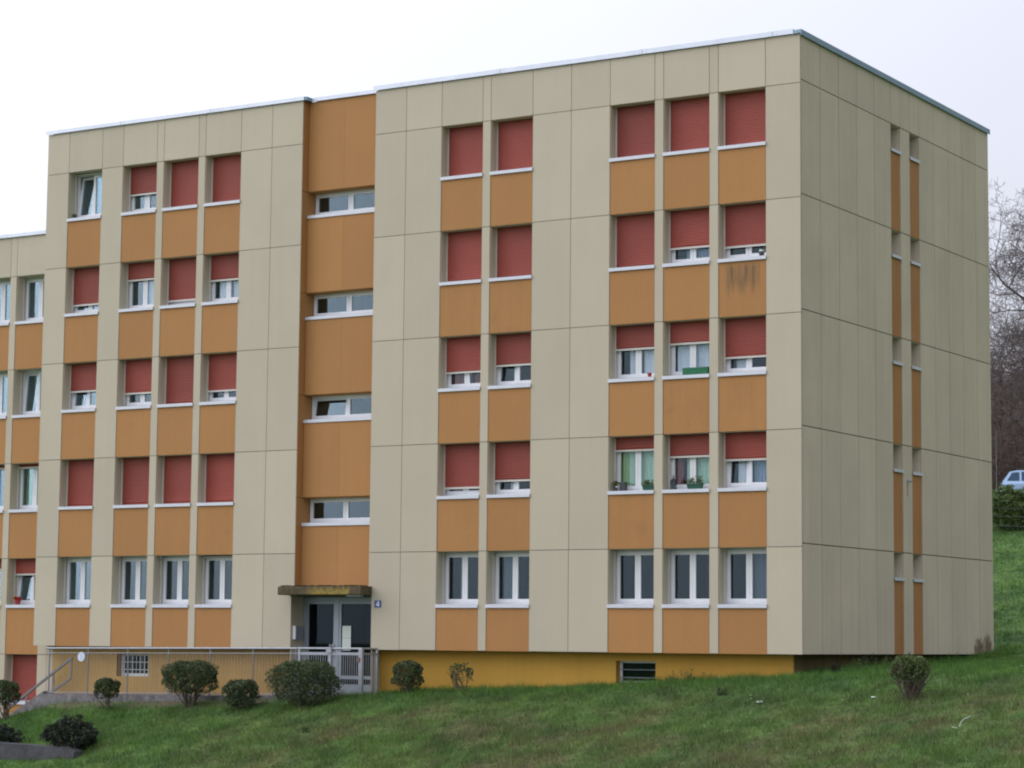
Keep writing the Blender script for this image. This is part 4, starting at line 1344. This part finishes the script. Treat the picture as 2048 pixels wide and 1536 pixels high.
shrub('tall rounded clipped shrub with bare lower stems behind the foot of the steps', -23.05, -2.25, 0.78, 1.15, 21, n=3800, low=0.42, stems=10)
shrub('small mop-headed clipped shrub on thin stems in front of the barred basement window', -19.65, -1.95, 0.74, 0.93, 22, n=3000, low=0.40, stems=6, holes=0.5)
shrub('large dome-shaped clipped shrub with many bare stems against the railing', -16.95, -1.75, 1.52, 1.26, 23, n=12000, low=0.30, stems=20, leaf=0.048, dep=1.1, blocky=3.0, holes=0.36, ragged=0.2)
shrub('low bushy clipped shrub between the dome-shaped one and the widest one', -14.92, -2.15, 0.92, 0.86, 24, n=5200, low=0.12, stems=9)
shrub('widest dense clipped shrub partly hiding the entrance gate', -12.98, -2.05, 1.80, 1.22, 25, n=14000, low=0.10, stems=22, leaf=0.048, dep=1.3, holes=0.32, blocky=3.2, ragged=0.2)
shrub('small clipped shrub standing alone before the yellow basement wall near the gate', -10.49, -1.0, 0.82, 0.88, 26, n=3800, low=0.16, stems=14, holes=0.52)
shrub('sparse straggly little shrub with few leaves before the yellow basement wall', -9.03, -0.75, 0.62, 0.80, 27, n=520, low=0.30, stems=6, holes=0.62, leaf=0.055)
shrub('clipped shrub with pale stems on the lawn below the orange gable strips', 4.08, -3.48, 0.84, 0.98, 28, 'leaf_bright', n=3400, low=0.42, stems=24, holes=0.48)
shrub('dark spreading bush beside the low concrete wall', -17.95, -5.25, 1.55, 0.98, 29, 'leaf_dark', n=7500, low=0.05, stems=22, leaf=0.06, holes=0.56, dep=1.3, blocky=1.7, sink=0.15, ragged=0.6)
shrub('dark creeping bush drooping over the top of the low concrete wall', -20.45, -5.25, 1.5, 0.72, 30, 'leaf_dark', n=6500, low=0.0, stems=16, leaf=0.06, holes=0.56, dep=1.0, blocky=1.7, sink=0.05, ragged=0.6)

# low concrete wall at the foot of the bank
lw = empty('low_concrete_wall', (-19.4, -5.7, -3.0), 'low grey concrete wall half hidden by dark bushes at the bank foot', 'wall')
b = MB()
b.prism([(-22.0, -3.6), (-17.3, -3.5), (-17.3, -2.60), (-17.6, -2.50), (-22.0, -2.42)], 'y', -5.85, -5.5)
b.build('wall', 'old_block', lw)
# ------------------------------------------------------------------ far side of the hill: thicket, trees, car
def bare_tree(label, x, y, h, seed, spread=0.55, mat='twig', levels=5, r0=0.17, group='bare trees on the hill', lean=(0, 0), start=0.18, thin=1.0):
    g_ = np.random.default_rng(seed)
    z0 = float(gz(x, y)) - 0.15
    t_ = empty('bare_tree', (x, y, z0), label, 'tree', group)
    tb, cb = MB(), MB()
    def grow(p, d, ln_, r, lev):
        bb = tb if lev == 0 else cb
        seg = 5 if lev < 2 else 3
        pts = [Vector(p)]
        for k in range(seg):
            d = (d + Vector(g_.normal(size=3)) * (0.08 if lev == 0 else 0.17) + Vector((0, 0, 0.04 if lev < 3 else 0.10))).normalized()
            q = pts[-1] + d * (ln_ / seg)
            bb.tube(pts[-1], q, r * (1 - 0.5 * k / seg), r * (1 - 0.5 * (k + 1) / seg), 6 if lev < 2 else 3, caps=False)
            pts.append(q)
        if lev >= levels:
            return
        nk = (9, 6, 5, 5, 4, 3)[lev]
        for k in range(nk):
            f_ = (start + (1 - start) * (k + g_.random()) / nk) if lev == 0 else (0.2 + 0.8 * (k + g_.random()) / nk)
            i_ = min(int(f_ * seg), seg - 1)
            q = pts[i_].lerp(pts[i_ + 1], f_ * seg - i_)
            ax = d.orthogonal().normalized()
            ax.rotate(Matrix.Rotation(2 * math.pi * (k * 0.382 + g_.random() * 0.3), 3, d))
            nd = (d * (0.55 if lev else 0.55) + ax * (0.55 + spread * 0.8)).normalized()
            grow(q, nd, ln_ * (0.50 + 0.16 * g_.random()) * (1 - 0.25 * f_ if lev == 0 else 1), max(r * (0.38 if lev == 0 else 0.46), 0.009 * thin), lev + 1)
    grow(Vector((x, y, z0)), Vector((lean[0], lean[1], 1)).normalized(), h * 0.62, r0, 0)
    tb.build('trunk', 'bark', t_, fix=False)
    cb.build('crown', mat, t_, fix=False)
    return t_
bare_tree('tall spreading bare tree with upturned twigs above the pale blue car', -6.8, 45.0, 15.5, 41, 0.75, 'twig', r0=0.22, start=0.30, levels=6)
bare_tree('slender bare tree with reddish twigs behind the parked car', -11.5, 52.0, 11.0, 42, 0.5, 'twig_red', r0=0.15)
bare_tree('bare grey tree further up the hill behind the thicket', -16.5, 60.0, 10.0, 43, 0.6, 'twig', r0=0.15)
bare_tree('leafless tree with low branches above the road bend', -1.0, 50.0, 12.5, 44, 0.6, 'twig', r0=0.18)
bare_tree('bushy bare tree with brown twigs uphill of the gable', -7.5, 57.0, 9.5, 45, 0.7, 'twig_red', r0=0.14, start=0.1)
bare_tree('bare tree with crossing branches beyond the road', -20.5, 66.0, 12.0, 46, 0.6, 'twig_red', r0=0.16)

def thicket():
    g_ = np.random.default_rng(77)
    b = MB()
    for k in range(1500):
        x = g_.uniform(-30, 6); y = g_.uniform(50, 74)
        z0 = float(gz(x, y))
        hh = g_.uniform(1.5, 5.5)
        p = Vector((x, y, z0 - 0.1))
        d = Vector((g_.normal() * 0.25, g_.normal() * 0.25, 1)).normalized()
        for s_ in range(4):
            q = p + d * (hh / 4)
            b.tube(p, q, 0.028 * (1 - s_ / 5), 0.028 * (1 - (s_ + 1) / 5), 3, caps=False)
            for _ in range(4):
                e = q + Vector((g_.normal() * 0.5, g_.normal() * 0.5, abs(g_.normal()) * 0.6)) * (hh / 4.5)
                b.tube(q, e, 0.012, 0.006, 3, caps=False)
                for __ in range(2):
                    b.tube(q.lerp(e, 0.6), e + Vector(g_.normal(size=3)) * 0.30, 0.007, 0.005, 3, caps=False)
            p = q
            d = (d + Vector(g_.normal(size=3)) * 0.2).normalized()
    o = b.build('thicket', 'twig_red', fix=False)
    tag(o, 'brown leafless brushwood covering the upper hillside', 'brushwood', kind='stuff')
thicket()

shrub('round fresh green shrub on the slope below the parked car', -7.95, 36.9, 2.4, 1.75, 51, 'leaf_hedge', n=9000, low=0.05, stems=10, leaf=0.10, dep=1.8, holes=0.52, blocky=1.8, ragged=0.6)
shrub('fresh green hedge bush on the slope beside the road verge', -10.6, 38.3, 2.2, 1.5, 52, 'leaf_hedge', n=7000, low=0.05, stems=9, leaf=0.10, dep=1.8, holes=0.52, blocky=1.8, ragged=0.6)
shrub('yellowish green bush at the roadside in front of the brushwood', -8.3, 46.5, 3.0, 2.4, 53, 'leaf_hedge', n=6000, low=0.08, stems=10, leaf=0.10, dep=2.0, holes=0.55, blocky=2.0)

# wire fence on the slope
wf = empty('wire_fence', (-8.0, 35.6, float(gz(-8, 35.6))), 'simple wire fence with thin pale posts crossing the slope', 'fence')
fp = [(-13.2, 37.0), (-9.9, 35.9), (-6.6, 34.8), (-3.3, 33.7), (0.0, 32.6)]
for fx, fy in fp:
    z0 = float(gz(fx, fy))
    MB().bar((fx, fy, z0 - 0.2), (fx, fy, z0 + 1.15), 0.05, 0.05).build('post', 'bark', wf)
for (a, c) in zip(fp[:-1], fp[1:]):
    for hh in (0.45, 0.8, 1.1):
        MB().tube((a[0], a[1], float(gz(*a)) + hh), (c[0], c[1], float(gz(*c)) + hh), 0.005, None, 4, caps=False).build('wire', 'galv_old', wf)
pl = empty('marker_pole', (-10.49, 42.35, float(gz(-10.49, 42.35))), 'thin pale pole standing at the roadside near the car', 'pole')
z0 = float(gz(-10.49, 42.35))
MB().tube((-10.49, 42.35, z0 - 0.2), (-10.49, 42.35, 9.0), 0.016, 0.013, 8).build('shaft', 'galv_old', pl)
MB().lathe([(0.02, 0), (0.022, 0.04), (0.01, 0.06)], (-10.49, 42.35, 9.0), 8).build('cap', 'galv_old', pl)

# pale blue compact car, built along its own x axis (front at -x)
def car(x, y, rz, label):
    z0 = float(gz(x, y))
    c = empty('parked_car', (x, y, z0 + 0.0), label, 'car', rz=rz)
    W2 = 0.84
    low = [(-1.95, 0.30), (-2.02, 0.52), (-1.95, 0.74), (-1.30, 0.94), (-0.95, 0.98), (1.78, 0.98), (1.92, 0.90), (1.96, 0.55), (1.90, 0.30)]
    b = MB()
    secs = [(-W2, 0.05), (-W2 * 0.96, 0.0), (W2 * 0.96, 0.0), (W2, 0.05)]
    def ring(yy, inset):
        return [(px * (1 - inset * 0.4), yy, 0.64 + (pz - 0.64) * (1 - inset * 1.6)) for px, pz in low]
    rings = [ring(-W2, 0.16), ring(-W2 * 0.95, 0.0), ring(W2 * 0.95, 0.0), ring(W2, 0.16)]
    n = len(low)
    vs = [p for r_ in rings for p in r_]
    fs = []
    for k in range(3):
        for i in range(n):
            fs.append((k * n + i, k * n + (i + 1) % n, (k + 1) * n + (i + 1) % n, (k + 1) * n + i))
    fs += [tuple(range(n - 1, -1, -1)), tuple(3 * n + i for i in range(n))]
    b.add(vs, fs)
    body = b.build('body', 'car_paint', c, local=True)
    # greenhouse
    top = [(-1.05, 0.97), (-0.35, 1.40), (-0.05, 1.46), (1.25, 1.46), (1.55, 1.40), (1.86, 0.97)]
    b = MB()
    t0, t1 = W2 * 0.95, W2 * 0.78
    def wy(pz): return t0 + (t1 - t0) * (pz - 0.97) / 0.49
    m = len(top)
    vs = [(px, -wy(pz), pz) for px, pz in top] + [(px, wy(pz), pz) for px, pz in top]
    fs = [(k, k + 1, m + k + 1, m + k) for k in range(m - 1)] + [tuple(range(m - 1, -1, -1)), tuple(range(m, 2 * m))]
    b.add(vs, fs).build('cabin', 'car_paint', c, local=True)
    for s in (-1, 1):
        for q in ([(-0.80, 1.02), (-0.28, 1.36), (0.36, 1.40), (0.36, 1.02)], [(0.44, 1.02), (0.44, 1.40), (1.08, 1.40), (1.08, 1.02)], [(1.16, 1.02), (1.16, 1.39), (1.46, 1.36), (1.66, 1.02)]):
            vs = [(px, s * (wy(pz) + 0.006), pz) for px, pz in q] + [(px, s * (wy(pz) - 0.01), pz) for px, pz in q]
            k4 = len(q)
            MB().add(vs, [tuple(range(k4)), tuple(range(2 * k4 - 1, k4 - 1, -1))] + [(i, (i + 1) % k4, k4 + (i + 1) % k4, k4 + i) for i in range(k4)]).build('side_window', 'glass_dark', c, local=True)
        MB().box(-0.72, -0.58, s * (W2 + 0.02), s * (W2 + 0.16), 0.98, 1.10).build('mirror', 'car_paint', c, local=True)
        MB().box(0.10, 0.24, s * (W2 - 0.002), s * (W2 + 0.012), 0.80, 0.83).build('door_handle', 'chrome', c, local=True)
        MB().box(-1.985, -1.80, s * 0.50, s * 0.80, 0.60, 0.74).build('headlight', 'glass', c, local=True)
        MB().box(1.86, 1.955, s * 0.62, s * 0.80, 0.62, 0.90).build('tail_light', 'lamp_red', c, local=True)
        for wx in (-1.25, 1.25):
            wl_ = MB().tube((wx, s * (W2 - 0.17), 0.30), (wx, s * (W2 + 0.01), 0.30), 0.30, None, 20).build('wheel', 'tyre', c, local=True)
            MB().tube((wx, s * (W2 + 0.011), 0.30), (wx, s * (W2 + 0.022), 0.30), 0.19, 0.17, 16).build('rim', 'chrome', wl_, local=True)
    def slab(p, q, mat, name):
        (xa, za), (xb, zb) = p, q
        nx, nz = (za - zb), (xb - xa)
        l_ = math.hypot(nx, nz); nx, nz = nx / l_ * 0.008, nz / l_ * 0.008
        vs = []
        for (px, pz) in (p, q):
            for s in (-1, 1):
                vs.append((px + nx, s * (wy(pz) - 0.08), pz + nz))
        for (px, pz) in (p, q):
            for s in (-1, 1):
                vs.append((px - nx, s * (wy(pz) - 0.08), pz - nz))
        MB().add(vs, [(0, 1, 3, 2), (4, 6, 7, 5), (0, 2, 6, 4), (1, 5, 7, 3), (0, 4, 5, 1), (2, 3, 7, 6)]).build(name, mat, c, local=True)
    slab((-0.98, 1.015), (-0.40, 1.37), 'glass_dark', 'windscreen')
    slab((1.58, 1.36), (1.82, 1.03), 'glass_dark', 'rear_window')
    MB().box(-2.05, -1.95, -0.70, 0.70, 0.34, 0.50).build('bumper', 'dark_plastic', c, local=True)
    MB().box(1.93, 2.02, -0.72, 0.72, 0.34, 0.52).build('bumper', 'dark_plastic', c, local=True)
    MB().box(-2.04, -2.015, -0.25, 0.25, 0.52, 0.60).build('grille', 'dark_plastic', c, local=True)
    return c
car(-8.58, 43.1, math.radians(202), 'pale blue compact car parked on the hill road above the green shrub')

# ------------------------------------------------------------------ grass, weeds, litter
def blades(name, n, xr, yr, hmin, hmax, wmin, wmax, seed, keepf=None, lean=0.45, kind_label='grass', clump=True):
    g_ = np.random.default_rng(seed)
    x = g_.uniform(*xr, n); y = g_.uniform(*yr, n)
    k = np.ones(n, bool)
    k &= ~((x > -25.2) & (x < -11.55) & (y > -1.03) & (y < 13))
    k &= ~((x > -34) & (x < -0.37) & (y > 0.37) & (y < 12.75))
    if keepf is not None:
        k &= keepf(x, y, g_)
    x, y = x[k], y[k]
    n = len(x)
    cl_ = np.array([mnoise.noise((float(a) * 1.7, float(b) * 1.7, 3.0)) for a, b in zip(x[:: 8], y[:: 8])])
    cl_ = np.repeat(cl_, 8)[:n] if False else None
    z = gz(x, y)
    # clumpy height from a cheap lattice noise
    s1 = np.sin(x * 3.1 + 1.7 * np.sin(y * 2.3)) * np.sin(y * 3.7 + 1.3 * np.sin(x * 2.9))
    s2 = np.sin(x * 9.3 + 2.1 * np.sin(y * 7.1)) * np.sin(y * 8.9 + 1.9 * np.sin(x * 6.7))
    hf = np.clip(0.75 + 0.38 * s1 + 0.38 * s2, 0.22, 1.7)
    h = (hmin + (hmax - hmin) * g_.random(n) ** 1.6) * hf
    w = g_.uniform(wmin, wmax, n)
    a = g_.uniform(0, 2 * math.pi, n)
    lx, ly = g_.normal(size=n) * lean, g_.normal(size=n) * lean
    v = np.empty((n, 3, 3))
    ca, sa = np.cos(a) * w / 2, np.sin(a) * w / 2
    v[:, 0] = np.stack([x - ca, y - sa, z - 0.015], 1)
    v[:, 1] = np.stack([x + ca, y + sa, z - 0.015], 1)
    v[:, 2] = np.stack([x + lx * h, y + ly * h, z + h], 1)
    o = tri_mesh(name, v.reshape(-1, 3), 'grass', g_.random(n))
    tag(o, kind='stuff')
    return o

def earth_gap(x, y, g_):
    # thin growth on the bare strip along the terrace edge
    m = (x < -12.5) & (y > -1.75)
    return ~m | (g_.random(len(x)) < 0.18)
o = blades('grass', 430000, (-27, 10.5), (-9.5, 3.0), 0.04, 0.20, 0.009, 0.018, 101, earth_gap)
tag(o, 'green grass covering the bank in front of the house', 'grass')
o = blades('grass', 60000, (-0.5, 9.0), (2.5, 14.5), 0.04, 0.13, 0.010, 0.018, 102)
tag(o, 'green grass along the foot of the gable', 'grass')
o = blades('grass', 160000, (-14, 9), (13.0, 45), 0.05, 0.16, 0.018, 0.03, 103)
tag(o, 'green grass on the hillside behind the house', 'grass')
def wall_strip(x, y, g_):
    return g_.random(len(x)) < 0.35 + 0.6 * np.clip(np.sin(x * 2.3) * np.sin(x * 0.9 + 1), 0, 1)
o = blades('grass', 5200, (-12.3, -0.3), (0.02, 0.36), 0.08, 0.24, 0.008, 0.014, 104, wall_strip, 0.25)
tag(o, 'longer grass fringe along the foot of the yellow basement wall', 'grass')
o = blades('grass', 6000, (-0.36, 1.0), (0.6, 12.0), 0.10, 0.30, 0.010, 0.016, 105, None, 0.3)
tag(o, 'long rough grass under the gable overhang', 'grass')

def weed(x, y, h, seed, label, n=170, mat='leaf_bright'):
    g_ = np.random.default_rng(seed)
    z0 = float(gz(x, y))
    t_ = empty('weed', (x, y, z0), label, 'weed', None)
    b = MB()
    pts = []
    for k in range(9):
        d = Vector((g_.normal() * 0.35, g_.normal() * 0.2, 1))
        p_, _ = wander(b, (x + g_.normal() * 0.06, y + g_.normal() * 0.03, z0 - 0.03), d, h * g_.uniform(0.5, 1.05), 0.006, g_, 5, 0.12)
        for q in p_[1:]:
            for _ in range(n // 45 + 1):
                pts.append(np.array(q) + g_.normal(size=3) * 0.028)
    b.build('stems', 'leaf_bright', t_, fix=False)
    pts = np.array(pts)
    tri_mesh('foliage', quad_soup(pts, 0.06, g_, 0.35, 0.8), mat, g_.random(len(pts)), True, t_, (x, y, z0 + h * 0.3))
weed(-3.05, 0.16, 0.36, 61, 'tallest dark weed clump against the yellow basement wall')
weed(-3.55, 0.2, 0.30, 62, 'narrow weed growing next to the tallest weed clump by the wall', n=60)
weed(-2.5, 0.2, 0.24, 63, 'short weed at the wall on the corner side of the tallest clump', n=60)
weed(-0.84, -2.5, 0.22, 64, 'rosette of dark weed in the lawn before the house corner', n=260, mat='leaf_box')
weed(0.35, 2.2, 0.36, 65, 'dark weed clump under the gable overhang near the corner')
weed(0.25, 4.6, 0.34, 66, 'dark weed clump under the middle of the gable overhang')
weed(0.3, 1.3, 0.30, 71, 'dark weed clump at the foot of the gable corner', n=200, mat='leaf_dark')
weed(0.3, 3.3, 0.42, 72, 'tall dark weed clump under the gable between two lower clumps', n=300, mat='leaf_dark')
weed(0.3, 5.6, 0.40, 73, 'dark weed clump under the gable below the first orange strip', n=300, mat='leaf_dark')
weed(-20.4, -2.7, 0.22, 67, 'leafy weed in the bank below the mop-headed shrub')
weed(-11.2, -4.4, 0.26, 68, 'dark weed tuft low on the bank below the widest shrub')

# small daisies and dandelions scattered in the lawn
g_ = np.random.default_rng(90)
fx = np.concatenate([g_.uniform(-8, 8, 22), g_.uniform(-20, -8, 6), g_.uniform(0, 6, 10)])
fy = np.concatenate([g_.uniform(-4, 0.2, 22), g_.uniform(-6, -2, 6), g_.uniform(2, 12, 10)])
ok = ~((fx < -0.4) & (fy > 0.3))
fx, fy = fx[ok], fy[ok]
fz = gz(fx, fy) + 0.09
def disc_soup(px, py, pz, r):
    out = []
    for a, b_, c_, rr in zip(px, py, pz, r):
        n = 6
        ring = [(a + rr * math.cos(2 * math.pi * k / n), b_ + rr * math.sin(2 * math.pi * k / n), c_ - 0.4 * rr + 0.3 * rr * (k % 2)) for k in range(n)]
        for k in range(n):
            out += [(a, b_, c_), ring[k], ring[(k + 1) % n]]
    return np.array(out)
half = len(fx) // 2
tag(tri_mesh('daisies', disc_soup(fx[:half], fy[:half], fz[:half], g_.uniform(0.012, 0.02, half)), 'enamel_white'), 'tiny white daisies dotted over the lawn', 'flowers', kind='stuff')
tag(tri_mesh('dandelions', disc_soup(fx[half:], fy[half:], fz[half:], g_.uniform(0.012, 0.018, len(fx) - half)), 'yellow_plastic'), 'tiny yellow dandelions dotted over the lawn', 'flowers', kind='stuff')

def scrap(x, y, s, seed, label):
    g_ = np.random.default_rng(seed)
    z0 = float(gz(x, y)) + 0.03
    b = MB()
    n = 5
    vs, fs = [], []
    for i in range(n):
        for j in range(n):
            vs.append((x + s * (i / (n - 1) - 0.5) + g_.normal() * s * 0.06, y + s * 0.7 * (j / (n - 1) - 0.5) + g_.normal() * s * 0.06, z0 + abs(g_.normal()) * s * 0.22))
    for i in range(n - 1):
        for j in range(n - 1):
            fs.append((i * n + j, (i + 1) * n + j, (i + 1) * n + j + 1, i * n + j + 1))
    b.add(vs, fs)
    tag(b.build('paper_scrap', 'enamel_white', fix=False), label, 'litter')
scrap(0.56, -3.54, 0.13, 71, 'crumpled white paper scrap in the lawn before the house corner')
scrap(3.24, -3.46, 0.09, 72, 'small white paper scrap in the lawn near the shrub with pale stems')
b = MB()
g_ = np.random.default_rng(73)
tx, ty = 6.2, -6.15
tz0 = float(gz(tx, ty)) + 0.06
pp, _ = wander(b, (tx, ty, tz0), (0.45, 0.1, 1.0), 0.34, 0.008, g_, 5, 0.25)
b2 = MB()
wander(b, (tx - 0.05, ty, tz0 - 0.03), (-1, 0.1, 0.15), 0.14, 0.012, g_, 3, 0.2)
tag(b.build('broken_twig', 'paper', fix=False), 'pale broken twig sticking up from the dry lawn', 'twig')
